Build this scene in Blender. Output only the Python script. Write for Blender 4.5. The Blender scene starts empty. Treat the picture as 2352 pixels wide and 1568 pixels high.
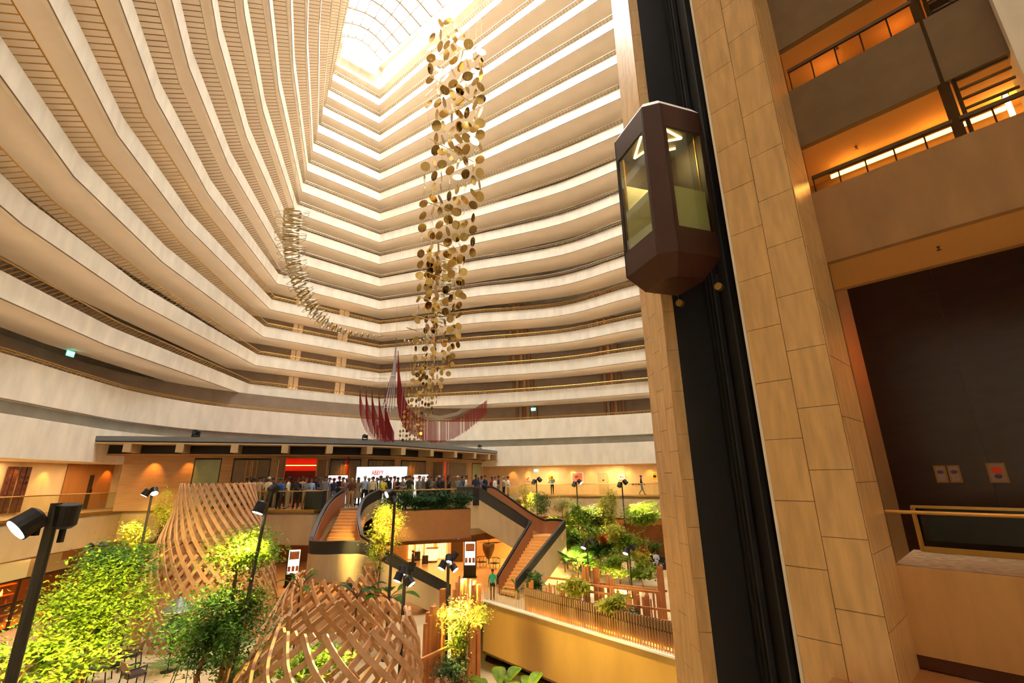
import bpy, math, random
from mathutils import Vector, Matrix
R = random.Random(7)
sc = bpy.context.scene
C = sc.collection
pi = math.pi
# ---------------------------------------------------------------- camera
ZC = 1.7
PITCH = math.atan(312 / 1045.0); ROLL = math.radians(0.6)
FW = Vector((0, math.cos(PITCH), math.sin(PITCH)))
_r = Vector((1, 0, 0)); _u = _r.cross(FW)
RT = _r * math.cos(ROLL) - _u * math.sin(ROLL)
UP = _r * math.sin(ROLL) + _u * math.cos(ROLL)
cd = bpy.data.cameras.new('camera'); cam = bpy.data.objects.new('camera', cd); C.objects.link(cam)
cd.sensor_width = 36; cd.lens = 16.0; cd.clip_start = 0.05; cd.clip_end = 400
cam.matrix_world = Matrix(((RT.x, UP.x, -FW.x, 0), (RT.y, UP.y, -FW.y, 0), (RT.z, UP.z, -FW.z, ZC), (0, 0, 0, 1)))
sc.camera = cam
# ---------------------------------------------------------------- world, exposure
w = bpy.data.worlds.new('sky'); sc.world = w; w.use_nodes = True
bg = w.node_tree.nodes['Background']; bg.inputs[0].default_value = (1.0, 0.955, 0.88, 1); bg.inputs[1].default_value = 12.0
vs = sc.view_settings
vs.view_transform = 'Standard'; vs.look = 'None'; vs.exposure = 0.9; vs.gamma = 1.0; vs.use_curve_mapping = False
cy = sc.cycles
cy.max_bounces = 6; cy.diffuse_bounces = 4; cy.use_light_tree = False; cy.glossy_bounces = 3; cy.transmission_bounces = 4; cy.transparent_max_bounces = 16
cy.caustics_reflective = False; cy.caustics_refractive = False; cy.sample_clamp_indirect = 8.0; cy.blur_glossy = 1.0
# ---------------------------------------------------------------- helpers
def lin(c):
    return tuple(((v / 255) / 12.92 if v / 255 <= 0.04045 else ((v / 255 + 0.055) / 1.055) ** 2.4) for v in c)
MATS = {}
def mat(name, col, rough=0.6, metal=0.0, var=0.0, scale=3.0, st=(1, 1, 1), bump=0.0, emit=None, es=0.0, spec=0.4, trans=0.0, col2=None, alpha=1.0, detail=4):
    m = bpy.data.materials.new(name); m.use_nodes = True; MATS[name] = m
    nt = m.node_tree; b = nt.nodes['Principled BSDF']
    c = (*lin(col), 1)
    b.inputs['Base Color'].default_value = c; b.inputs['Roughness'].default_value = rough; b.inputs['Metallic'].default_value = metal
    b.inputs['Specular IOR Level'].default_value = spec
    if trans: b.inputs['Transmission Weight'].default_value = trans
    if alpha < 1: b.inputs['Alpha'].default_value = alpha
    if emit:
        b.inputs['Emission Color'].default_value = (*lin(emit), 1); b.inputs['Emission Strength'].default_value = es
    if var or bump or col2:
        tc = nt.nodes.new('ShaderNodeTexCoord'); mp = nt.nodes.new('ShaderNodeMapping'); mp.inputs['Scale'].default_value = st
        nz = nt.nodes.new('ShaderNodeTexNoise'); nz.inputs['Scale'].default_value = scale; nz.inputs['Detail'].default_value = detail
        nt.links.new(tc.outputs['Object'], mp.inputs[0]); nt.links.new(mp.outputs[0], nz.inputs['Vector'])
        if var or col2:
            rp = nt.nodes.new('ShaderNodeValToRGB')
            a = lin(col); d = lin(col2) if col2 else tuple(v * (1 - var) for v in a)
            if not col2: a = tuple(min(1, v * (1 + var * 0.6)) for v in a)
            rp.color_ramp.elements[0].position = 0.32; rp.color_ramp.elements[0].color = (*d, 1)
            rp.color_ramp.elements[1].position = 0.68; rp.color_ramp.elements[1].color = (*a, 1)
            nt.links.new(nz.outputs['Fac'], rp.inputs[0]); nt.links.new(rp.outputs[0], b.inputs['Base Color'])
        if bump:
            bp = nt.nodes.new('ShaderNodeBump'); bp.inputs['Strength'].default_value = bump; bp.inputs['Distance'].default_value = 0.02
            nt.links.new(nz.outputs['Fac'], bp.inputs['Height']); nt.links.new(bp.outputs[0], b.inputs['Normal'])
    return m
def glass(name, tint, fac=0.12, rough=0.03):
    m = bpy.data.materials.new(name); m.use_nodes = True; MATS[name] = m; nt = m.node_tree
    for n in list(nt.nodes):
        if n.type == 'BSDF_PRINCIPLED': nt.nodes.remove(n)
    o = nt.nodes['Material Output']; t = nt.nodes.new('ShaderNodeBsdfTransparent'); g = nt.nodes.new('ShaderNodeBsdfGlossy'); x = nt.nodes.new('ShaderNodeMixShader')
    t.inputs[0].default_value = (*lin(tint), 1); g.inputs['Roughness'].default_value = rough; g.inputs[0].default_value = (1, 1, 1, 1)
    f = nt.nodes.new('ShaderNodeLayerWeight'); pw_ = nt.nodes.new('ShaderNodeMath'); pw_.operation = 'POWER'; pw_.inputs[1].default_value = 4.0
    a = nt.nodes.new('ShaderNodeMath'); a.operation = 'MULTIPLY_ADD'; a.inputs[1].default_value = 0.6; a.inputs[2].default_value = fac
    nt.links.new(f.outputs['Facing'], pw_.inputs[0]); nt.links.new(pw_.outputs[0], a.inputs[0]); nt.links.new(a.outputs[0], x.inputs[0]); nt.links.new(t.outputs[0], x.inputs[1]); nt.links.new(g.outputs[0], x.inputs[2]); nt.links.new(x.outputs[0], o.inputs[0])
    return m
def leafmat(name, col, col2, tr=0.35):
    m = mat(name, col, rough=0.5, col2=col2, scale=2.5, spec=0.3); nt = m.node_tree
    b = nt.nodes['Principled BSDF']; o = nt.nodes['Material Output']; t = nt.nodes.new('ShaderNodeBsdfTranslucent'); x = nt.nodes.new('ShaderNodeMixShader')
    x.inputs[0].default_value = tr; src = b.inputs['Base Color'].links[0].from_socket
    nt.links.new(src, t.inputs[0]); nt.links.new(b.outputs[0], x.inputs[1]); nt.links.new(t.outputs[0], x.inputs[2]); nt.links.new(x.outputs[0], o.inputs[0])
    return m
class G:
    def __init__(s): s.v = []; s.f = []; s.m = []
    def add(s, vs, fs, mi=0):
        n = len(s.v); s.v += [tuple(p) for p in vs]; s.f += [tuple(i + n for i in f) for f in fs]; s.m += [mi] * len(fs); return s
    def hexa(s, b, t, mi=0):
        n = len(b); return s.add(list(b) + list(t), [tuple(range(n - 1, -1, -1)), tuple(range(n, 2 * n))] + [(i, (i + 1) % n, n + (i + 1) % n, n + i) for i in range(n)], mi)
    def box(s, c, d, rz=0.0, mi=0):
        x, y, z = (v / 2 for v in d); cs, sn = math.cos(rz), math.sin(rz)
        q = [(c[0] + a * cs - b * sn, c[1] + a * sn + b * cs) for a, b in ((-x, -y), (x, -y), (x, y), (-x, y))]
        return s.hexa([(p[0], p[1], c[2] - z) for p in q], [(p[0], p[1], c[2] + z) for p in q], mi)
    def prism(s, poly, z0, z1, mi=0): return s.hexa([(p[0], p[1], z0) for p in poly], [(p[0], p[1], z1) for p in poly], mi)
    def bar(s, a, b, wd, h=None, mi=0, up=(0, 0, 1)):
        a = Vector(a); b = Vector(b); h = h or wd; d = (b - a).normalized(); u = Vector(up)
        if abs(d.dot(u)) > 0.95: u = Vector((1, 0, 0))
        r = d.cross(u).normalized() * wd / 2; u = r.cross(d).normalized() * h / 2
        return s.hexa([a - r - u, a + r - u, a + r + u, a - r + u], [b - r - u, b + r - u, b + r + u, b - r + u], mi)
    def tube(s, pts, r, n=6, mi=0, caps=True):
        pts = [Vector(p) for p in pts]; rs = r if isinstance(r, (list, tuple)) else [r] * len(pts); vs = []; fs = []
        u = None
        for i, p in enumerate(pts):
            d = (pts[min(i + 1, len(pts) - 1)] - pts[max(i - 1, 0)]).normalized()
            if u is None: u = d.orthogonal().normalized()
            u = (u - d * u.dot(d)).normalized(); w_ = d.cross(u)
            vs += [p + (u * math.cos(2 * pi * k / n) + w_ * math.sin(2 * pi * k / n)) * rs[i] for k in range(n)]
        for i in range(len(pts) - 1):
            fs += [(i * n + k, i * n + (k + 1) % n, (i + 1) * n + (k + 1) % n, (i + 1) * n + k) for k in range(n)]
        if caps: fs += [tuple(range(n - 1, -1, -1)), tuple((len(pts) - 1) * n + k for k in range(n))]
        return s.add(vs, fs, mi)
    def lathe(s, prof, n=16, c=(0, 0, 0), mi=0):
        vs = [(c[0] + r * math.cos(2 * pi * k / n), c[1] + r * math.sin(2 * pi * k / n), c[2] + z) for r, z in prof for k in range(n)]
        fs = [(i * n + k, i * n + (k + 1) % n, (i + 1) * n + (k + 1) % n, (i + 1) * n + k) for i in range(len(prof) - 1) for k in range(n)]
        fs += [tuple(range(n - 1, -1, -1)), tuple((len(prof) - 1) * n + k for k in range(n))]
        return s.add(vs, fs, mi)
    def strip(s, rows, mi=0, close=False):
        # rows: list of equally long point rows -> quads between neighbouring rows
        n = len(rows[0]); vs = [p for r in rows for p in r]; m = len(rows)
        fs = [(i * n + k, i * n + k + 1, ((i + 1) % m) * n + k + 1, ((i + 1) % m) * n + k) for i in range(m if close else m - 1) for k in range(n - 1)]
        return s.add(vs, fs, mi)
    def band(s, path, z0, z1, th, mi=0):
        # wall along a plan path, th thick to the left of travel
        o = offset(path, th); s.strip([[(p[0], p[1], z0) for p in path], [(p[0], p[1], z1) for p in path], [(p[0], p[1], z1) for p in o], [(p[0], p[1], z0) for p in o]], mi, close=True)
        for i in (0, len(path) - 1):
            s.add([(path[i][0], path[i][1], z0), (path[i][0], path[i][1], z1), (o[i][0], o[i][1], z1), (o[i][0], o[i][1], z0)], [(0, 1, 2, 3)], mi)
        return s
def offset(path, d):
    out = []
    n = len(path)
    for i in range(n):
        a = Vector(path[max(i - 1, 0)][:2]); b = Vector(path[i][:2]); c = Vector(path[min(i + 1, n - 1)][:2])
        d1 = (b - a).normalized() if i else (c - b).normalized(); d2 = (c - b).normalized() if i < n - 1 else d1
        n1 = Vector((-d1.y, d1.x)); n2 = Vector((-d2.y, d2.x)); k = (n1 + n2); k = k / max(0.3, k.dot(n1)) if k.length > 1e-6 else n1
        out.append((b.x + k.x * d, b.y + k.y * d))
    return out
def resample(path, step):
    pts = [Vector(p) for p in path]; out = [pts[0]]; carry = 0.0
    for a, b in zip(pts, pts[1:]):
        L = (b - a).length; t = step - carry
        while t <= L: out.append(a.lerp(b, t / L)); t += step
        carry = L - (t - step)
    return out
def smooth(path, n=6):
    P = [Vector(p) for p in path]; out = []
    for i in range(len(P) - 1):
        p0 = P[max(i - 1, 0)]; p1 = P[i]; p2 = P[i + 1]; p3 = P[min(i + 2, len(P) - 1)]
        for k in range(n):
            t = k / n
            out.append(0.5 * ((2 * p1) + (p2 - p0) * t + (2 * p0 - 5 * p1 + 4 * p2 - p3) * t * t + (3 * p1 - p0 - 3 * p2 + p3) * t ** 3))
    out.append(P[-1]); return [tuple(p) for p in out]
def mk(name, g, m, parent=None, sm=False, world=True):
    me = bpy.data.meshes.new(name); me.from_pydata(g.v, [], g.f)
    ms = m if isinstance(m, (list, tuple)) else [m]
    for x in ms: me.materials.append(MATS[x] if isinstance(x, str) else x)
    if len(ms) > 1: me.polygons.foreach_set('material_index', g.m)
    if sm: me.polygons.foreach_set('use_smooth', [True] * len(g.f))
    me.update(); o = bpy.data.objects.new(name, me); C.objects.link(o)
    if parent: put(o, parent, world)
    return o
def put(o, parent, world=True):
    o.parent = parent
    if world: o.matrix_parent_inverse = parent['_m'] if False else Matrix.Translation(-Vector(parent.location))
def inst(o, parent=None, loc=None, rot=None, scale=None, name=None):
    c = o.copy(); C.objects.link(c)
    if name: c.name = name
    c.parent = parent; c.matrix_parent_inverse = Matrix.Identity(4)
    if loc is not None: c.location = loc
    if rot is not None: c.rotation_euler = rot
    if scale is not None: c.scale = scale
    return c
def tag(o, label, cat, group=None, kind=None):
    o['label'] = label; o['category'] = cat
    if group: o['group'] = group
    if kind: o['kind'] = kind
    return o
def thing(name, label, cat, loc=(0, 0, 0), rz=0.0, group=None, kind=None):
    o = bpy.data.objects.new(name, None); C.objects.link(o); o.empty_display_size = 0.2
    o.location = loc; o.rotation_euler = (0, 0, rz)
    return tag(o, label, cat, group, kind)
def stuff(o): o['kind'] = 'stuff'; return o
def struct(name, g, m, label, cat, sm=False): return tag(mk(name, g, m, None, sm), label, cat, None, 'structure')
def tree_copy(root, loc=None, rz=None, label=None):
    r = root.copy(); C.objects.link(r)
    if loc is not None: r.location = loc
    if rz is not None: r.rotation_euler = (0, 0, rz)
    if label: r['label'] = label
    for ch in list(root.children):
        c = ch.copy(); C.objects.link(c); c.parent = r
        for gch in list(ch.children):
            d = gch.copy(); C.objects.link(d); d.parent = c
    return r
def lamp(name, kind, loc, energy, col=(255, 190, 110), size=0.1, target=None, angle=60, blend=0.6, parent=None, sy=None):
    l = bpy.data.lights.new(name, kind); l.energy = energy; l.color = lin(col)
    if kind == 'AREA':
        l.size = size
        if sy: l.shape = 'RECTANGLE'; l.size_y = sy
    else: l.shadow_soft_size = size
    if kind == 'SPOT': l.spot_size = math.radians(angle); l.spot_blend = blend
    o = bpy.data.objects.new(name, l); C.objects.link(o); o.location = loc
    if target is not None: o.rotation_euler = (Vector(target) - Vector(loc)).to_track_quat('-Z', 'Y').to_euler()
    if parent: put(o, parent)
    return o
def ray(x, y): return FW + RT * ((x - 1176) / 1045) + UP * ((784 - y) / 1045)
def on(x, y, z):
    # where the sight line of a photo point meets the level z: used to read positions on floors
    d = ray(x, y); return Vector((0, 0, ZC)) + d * ((z - ZC) / d.z)
def at(x, y, Y):
    d = ray(x, y); return Vector((0, 0, ZC)) + d * (Y / d.y)
# ---------------------------------------------------------------- materials
mat('plaster', (240, 230, 210), 0.75, var=0.10, scale=1.6, st=(1, 1, 0.35), bump=0.25)
mat('soffit', (234, 220, 198), 0.8, var=0.04, scale=0.7)
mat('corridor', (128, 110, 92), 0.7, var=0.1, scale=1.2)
mat('ledge', (190, 190, 182), 0.8, var=0.12, scale=1.0)
mat('brass', (196, 158, 84), 0.35, 0.9)
mat('railwhite', (214, 198, 164), 0.4, 0.3)
mat('bronze', (92, 72, 48), 0.4, 0.6)
mat('travertine', (224, 182, 120), 0.32, var=0.16, scale=2.2, st=(3, 3, 0.5), bump=0.08, spec=0.5)
mat('grout', (120, 84, 44), 0.9)
mat('shaft', (16, 15, 16), 0.55)
mat('shaftgrey', (58, 60, 64), 0.5)
mat('carbrown', (72, 44, 34), 0.45, 0.25, var=0.12, scale=30)
mat('carline', (26, 16, 12), 0.6)
mat('carside', (226, 226, 196), 0.5)
mat('carlight', (255, 214, 130), emit=(255, 206, 110), es=14)
mat('striplight', (255, 214, 130), emit=(255, 190, 84), es=5)
mat('ambersoffit', (220, 168, 98), 0.8)  # amber tone puts warm bounce light into the soffit colour
mat('amberwall', (168, 128, 80), 0.7, var=0.10, scale=1.2, st=(2, 2, 0.6))
mat('greyplaster', (126, 102, 70), 0.8, var=0.08, scale=2)
mat('darkwood', (48, 28, 19), 0.28, var=0.25, scale=1.5, st=(1, 1, 4), spec=0.6)
mat('carpet', (150, 120, 84), 0.95, var=0.35, scale=6, st=(1, 1, 1), bump=0.3)
mat('skirting', (84, 48, 28), 0.6)
mat('amberfloor', (168, 112, 62), 0.4, var=0.1)
mat('floorcream', (206, 180, 138), 0.55, var=0.12, scale=0.6)
mat('floorgreen', (128, 132, 84), 0.8, var=0.25, scale=1.4)
mat('floortan', (212, 178, 130), 0.35, var=0.08, scale=0.8)
mat('mezzfloor', (150, 122, 92), 0.6, var=0.2, scale=0.8)
mat('bulkhead', (144, 96, 60), 0.6, var=0.06)
mat('fascia', (196, 170, 130), 0.7, var=0.10, scale=1.4, st=(1, 1, 0.4), bump=0.15)
mat('wood', (182, 140, 94), 0.55, var=0.14, scale=2, st=(0.6, 0.6, 5))
mat('doorgrey', (134, 112, 86), 0.6, var=0.1, scale=3)
mat('doorgold', (190, 142, 78), 0.4, 0.2)
mat('roofgrey', (120, 124, 126), 0.5)
mat('black', (14, 13, 12), 0.5)
mat('charcoal', (44, 42, 42), 0.6)
mat('white', (235, 232, 226), 0.6)
mat('redroom', (196, 26, 40), 0.6, emit=(220, 24, 40), es=0.5)
mat('skyframe', (120, 104, 80), 0.6)
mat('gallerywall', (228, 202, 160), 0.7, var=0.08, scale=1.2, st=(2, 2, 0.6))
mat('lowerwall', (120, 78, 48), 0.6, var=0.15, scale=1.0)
glass('skypane', (246, 249, 255), 0.02)
glass('railglass', (242, 246, 238), 0.02)
glass('carglass', (232, 234, 216), 0.03)
glass('windowglass', (150, 160, 130), 0.12)
mat('frost', (150, 160, 120), 0.3, var=0.1)
# ---------------------------------------------------------------- setting: outer shell, ceiling, skylight
ZS = 55.6
SA, SB = Vector((-21.7, 44.9)), Vector((-17.5, 48.5))
SR, SL = SB + Vector((0.8, -0.6)) * 50, SA + Vector((0.47, -0.88)) * 54
X0, X1, Y0, Y1, ZB, ZT = -36.0, 32.0, -12.0, 58.0, -10.0, ZS + 0.4
def quad(a, b, c, d): return G().add([a, b, c, d], [(0, 1, 2, 3)])
struct('wall_left', G().box((X0, (Y0 + Y1) / 2, (ZB + ZT) / 2), (0.3, Y1 - Y0, ZT - ZB)), 'plaster', 'cream outer wall behind the long sweeping balconies', 'wall')
struct('wall_right', G().box((X1, (Y0 + Y1) / 2, (ZB + ZT) / 2), (0.3, Y1 - Y0, ZT - ZB)), 'plaster', 'cream outer wall beyond the lift tower', 'wall')
struct('wall_back', G().box(((X0 + X1) / 2, Y1, (ZB + ZT) / 2), (X1 - X0, 0.3, ZT - ZB)), 'plaster', 'cream outer wall behind the corner of the balconies', 'wall')
struct('wall_front', G().box(((X0 + X1) / 2, Y0, (ZB + ZT) / 2), (X1 - X0, 0.3, ZT - ZB)), 'plaster', 'cream outer wall behind the viewer', 'wall')
cor = [Vector((X0, Y1)), Vector((X1, Y1)), Vector((X1, Y0)), Vector((X0, Y0))]; hole = [SA, SB, SR, SL]
g = G()
for i in range(4):
    j = (i + 1) % 4
    q = [cor[i], cor[j], hole[j], hole[i]]
    g.prism(q, ZS + 0.1, ZS + 0.5)
struct('ceiling', g, 'plaster', 'white ceiling slab framing the bright skylight', 'ceiling')
# skylight: ribs parallel to the short end, purlins along it, one pane per field
sky = thing('window_1', 'long glazed skylight with thin ribs over the atrium', 'skylight', (SA.x, SA.y, ZS), kind='structure')
NR, NP = 25, 6
def skp(u, v):
    a = SA.lerp(SL, v); b = SB.lerp(SR, v); p = a.lerp(b, u); return Vector((p.x, p.y, ZS + 0.9 + 1.3 * math.sin(pi * u)))
paneg = {}
for i in range(NR):
    v0, v1 = (i / NR) ** 1.0, (i + 1) / NR
    for j in range(NP):
        u0, u1 = j / NP, (j + 1) / NP
        mk('pane', G().add([skp(u0, v0), skp(u1, v0), skp(u1, v1), skp(u0, v1)], [(0, 1, 2, 3)]), 'skypane', sky)
for i in range(NR + 1):
    g = G()
    for j in range(NP): g.bar(skp(j / NP, i / NR), skp((j + 1) / NP, i / NR), 0.2, 0.3)
    mk('rib', g, 'skyframe', sky)
for j in range(NP + 1):
    g = G()
    for i in range(NR): g.bar(skp(j / NP, i / NR), skp(j / NP, (i + 1) / NR), 0.09, 0.14)
    mk('purlin', g, 'skyframe', sky)
g = G()
for a, b in ((SA, SB), (SB, SR), (SR, SL), (SL, SA)):
    g.add([(a.x, a.y, ZS), (b.x, b.y, ZS), (b.x, b.y, ZS + 0.9), (a.x, a.y, ZS + 0.9)], [(0, 1, 2, 3)])
mk('curb', g, 'plaster', sky)
n = 12; g = G()
g.add([(*SA.lerp(SB, i / n), ZS + 0.8) for i in range(n + 1)] + [skp(i / n, 0) for i in range(n + 1)], [(i, i + 1, n + 2 + i, n + 1 + i) for i in range(n)])
mk('end_panel', g, 'plaster', sky)
g = G()
for i in range(4):
    a = SA.lerp(SB, 0.06 + i * 0.23); b = SA.lerp(SB, 0.27 + i * 0.23); d = Vector((0.4, -0.5)).normalized() * 0.15
    g.prism([a + d, b + d, b, a], ZS - 2.4, ZS - 0.2)
mk('louvre', g, 'soffit', sky)
mat('soffitfill', (255, 220, 170), emit=(255, 236, 212), es=6.2)
mat('driptan', (128, 98, 68), 0.7); mat('slattan', (140, 110, 76), 0.6)
# ---------------------------------------------------------------- balcony tiers
H = 2.9
def zt(k): return 9.1 + H * (k - 1)
def tierpath(k):
    D1 = (-19.7 + 0.66 * (k - 3), 17.5 + 0.75 * (k - 3)); D0 = (D1[0] + 6.44, D1[1] - 14); D2 = (-20.4 + 0.52 * (k - 6), 27.8 + 0.62 * (k - 6))
    if k < 3: D0 = (D1[0] + 5.6, D1[1] - 14)
    A = (-24.4 + 0.14 * k, 40.9 + 0.29 * k); B = (-14.5 - 0.2 * k, 50.0 - 0.06 * max(0, k - 6))
    R1 = (-3.6 + 0.02 * k, 48.3 - 0.3 * k - 0.027 * k * k)
    y11 = 43.4 - 0.72 * k - 0.0275 * k * k
    bul = 0.5 * k if k <= 4 else max(0.0, 2.0 - (k - 4) / 3)
    y5 = R1[1] + (y11 - R1[1]) * (5 - R1[0]) / (11 - R1[0]) + bul
    sl = (y11 - y5) / 6
    return [D0, D1, D2, A, B] + smooth([R1, (5, y5), (11, y11), (18, y11 + sl * 7)], 5)
ORD = ['lowest', 'second', 'third', 'fourth', 'fifth', 'sixth', 'seventh', 'eighth', 'ninth', 'tenth', 'eleventh', 'twelfth', 'thirteenth', 'fourteenth', 'fifteenth', 'sixteenth', 'topmost']
P0 = smooth([(-20.0, 0), (-22.0, 12), (-23.0, 20), (-23.9, 24.5), (-24.6, 30), (-22.8, 36.3), (-16, 43.2), (-10, 46.6), (-3.5, 47.6), (5.1, 45.2), (11.8, 42.6), (18, 39)], 5)
def tier(k):
    path = P0 if k == 0 else tierpath(k)
    z0 = 5.35 if k == 0 else zt(k); top = 7.3 if k == 0 else z0 + 1.1; nxt = zt(k + 1) if k < 15 else ZS
    lab = ('lowest wide cream balcony band, just over the grey ledge' if k == 0 else f'{ORD[k]} cream balcony tier counted up from the grey ledge')
    t = thing('balcony_tier', lab, 'balcony', (path[0][0], path[0][1], z0), group='atrium balcony tiers', kind='structure')
    mk('parapet', G().band(path, z0, top, 0.18), 'plaster', t)
    dep = 3.1
    back = offset(path, dep)
    # slab underside and floor
    g = G(); inn = offset(path, 0.18)
    g.strip([[(p[0], p[1], z0 + 0.02) for p in inn], [(p[0], p[1], z0 + 0.02) for p in back]])
    g.strip([[(p[0], p[1], z0 + 0.25) for p in back], [(p[0], p[1], z0 + 0.25) for p in inn]])
    mk('soffit', g, 'soffit', t)
    nb = offset(path if k == 15 else tierpath(k + 1), dep)
    bk = offset(path, dep - 0.02)
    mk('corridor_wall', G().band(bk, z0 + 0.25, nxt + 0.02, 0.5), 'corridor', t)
    ci = offset(path, 0.2)
    g = G(); g.strip([[(p[0], p[1], top - 0.1) for p in ci], [(p[0], p[1], top - 0.02) for p in offset(path, 0.26)]])
    mk('soffit_fill', g, 'soffitfill', t)  # unseen glowing strip, added behind the parapet to brighten the soffits
    # drip line along the lower edge
    mk('drip_edge', G().band(offset(path, -0.012), z0 - 0.02, z0 + 0.025, 0.03), 'driptan', t)
    # outward leaning guard rail
    hz = 0.22 if k == 0 else 0.26; ow = 0.12 if k == 0 else 0.36
    wide = [0.12, 0.5, 0.72, 0.9][min(k, 3)]
    def vo(f, s=1.0):
        # rail set further out along the long sweeping wing
        out = []
        for i, p in enumerate(path):
            o_ = wide if (k and i < 3) else ow
            q = offset(path, 0.09 - o_ * f); out.append(q[i])
        return out
    ro = [(p[0], p[1], top + hz) for p in vo(1.0)]
    rm = 'railwhite' if k > 4 else 'brass'
    mk('handrail', G().tube(ro, 0.035, 5), rm, t)
    mk('handrail', G().tube([(p[0], p[1], top + hz * 0.62) for p in vo(0.62)[0 if k == 0 else 3:]], 0.02, 4), rm, t)
    g = G()
    seg = [Vector(p) for p in offset(path, 0.09)]
    acc = [0.0]
    for a, b in zip(seg, seg[1:]): acc.append(acc[-1] + (b - a).length)
    ou = [Vector(p) for p in vo(1.0)]
    s_ = 0.2; i = 0
    while s_ < acc[-1]:
        while acc[i + 1] < s_: i += 1
        f = (s_ - acc[i]) / (acc[i + 1] - acc[i]); a = seg[i].lerp(seg[i + 1], f); b = ou[i].lerp(ou[i + 1], f)
        g.bar((a.x, a.y, top), (b.x, b.y, top + hz), 0.03, 0.03); s_ += 0.34
    stuff(mk('balusters', g, rm if k < 5 else 'slattan', t))
    return t, path, bk
TIERS = [tier(k) for k in range(16)]
pt = tierpath(15.6)
struct('wall_crown', G().band(pt, 52.4, 55.75, 0.4).strip([[(p[0], p[1], 52.41) for p in pt], [(p[0], p[1], 52.41) for p in offset(pt, 2.5)]]), 'plaster', 'white wall band between the top balcony and the skylight', 'wall')
# grey ledge, lower cream band and gallery soffit under the lowest tier
lp = offset(P0, 0.45)
struct('trim_1', G().band(lp, 4.6, 5.36, 0.3).strip([[(p[0], p[1], 5.352) for p in P0], [(p[0], p[1], 5.352) for p in lp]]), 'ledge', 'recessed grey ledge running under the lowest balcony', 'ledge')
P0b = offset(P0, 0.02)
gb = G().band(P0b, 2.8, 4.72, 0.5); gb.strip([[(p[0], p[1], 2.81) for p in P0b], [(p[0], p[1], 2.81) for p in offset(P0, 3.6)]])
struct('wall_gallery', gb, 'plaster', 'cream band over the mezzanine gallery with a flat underside', 'wall')
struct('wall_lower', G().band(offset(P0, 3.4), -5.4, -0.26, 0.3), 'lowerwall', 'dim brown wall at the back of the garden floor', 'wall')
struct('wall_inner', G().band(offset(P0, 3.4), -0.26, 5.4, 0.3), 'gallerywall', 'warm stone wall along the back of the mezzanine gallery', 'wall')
# ---------------------------------------------------------------- lift tower and near building
EDGE = Vector((0.69, -0.724)); NRM = Vector((0.724, 0.69)); S0 = Vector((7.4, 9.75)); CC = Vector((6.26, 8.72)); D1 = Vector((-0.655, 0.756))
Rp = CC + D1 * 1.45
LL = Vector((4.85, 12.8)); T2 = Vector((4.55, 12.85)); T0 = Vector((4.44, 14.6))
ZTOP = 54.0
def tiled(parent, a, b, cols, th, z0, z1, hgt, shift, name='tile', gap=0.012, m='travertine', out=0.02):
    # stone facing between plan points a and b: each slab its own piece, recessed joints
    a = Vector(a); b = Vector(b); L = (b - a).length; d = (b - a) / L; nrm = Vector((d.y, -d.x))
    wd = L / cols
    for c in range(cols):
        z = z0 - (c * shift) % hgt
        while z < z1:
            x0, x1 = c * wd + gap / 2, (c + 1) * wd - gap / 2
            p = [a + d * x0 + nrm * out, a + d * x1 + nrm * out, a + d * x1 - nrm * th, a + d * x0 - nrm * th]
            mk(name, G().prism(p, z + gap / 2, z + hgt - gap / 2), m, parent)
            z += hgt
pr = thing('stone_pier', 'broad travertine pier of staggered slabs beside the lift shaft', 'pier', (CC.x, CC.y, -9), kind='structure')
Sb = S0 + NRM * 0.3
inn = Rp + Vector((0.35, 0.25))
mk('core', G().prism([CC, Sb, Sb + D1 * 1.5, inn + Vector((0.5, 0.4)), Rp], -9, ZTOP), 'grout', pr)
tiled(pr, Rp, CC, 2, 0.03, -8.4, 22, 1.2, 0.62)
tiled(pr, CC, S0 + NRM * 0.02, 1, 0.03, -8.4 + 0.35, 22, 1.2, 0)
mk('upper_facing', G().prism([Rp - NRM * 0.02, CC - NRM * 0.02, CC + NRM * 0.02, Rp + NRM * 0.02], 22.4, ZTOP), 'travertine', pr)
mk('edge_strip', G().prism([Rp - NRM * 0.021, Rp - NRM * 0.021 + D1 * 0.06, Rp + D1 * 0.06 + NRM * 0.35, Rp + NRM * 0.35], -9, ZTOP), 'plaster', pr)
pl = thing('stone_pier', 'slim travertine pier on the atrium side of the lift shaft', 'pier', (T2.x, T2.y, -9), kind='structure')
mk('core', G().prism([T2 + Vector((0.03, 0.02)), LL + Vector((0, 0.03)), LL + Vector((0.15, 1.75)), T0 + Vector((0.03, 0))], -9, ZTOP), 'grout', pl)
tiled(pl, T0, T2, 3, 0.03, -8.4, 22, 1.2, 0.62)
tiled(pl, T2, LL, 1, 0.03, -8.0, 22, 1.2, 0)
mk('upper_facing', G().prism([T0, T2, LL, LL + Vector((0, 0.2)), T0 + Vector((0.2, 0.1))], 22.4, ZTOP), 'travertine', pl)
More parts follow.
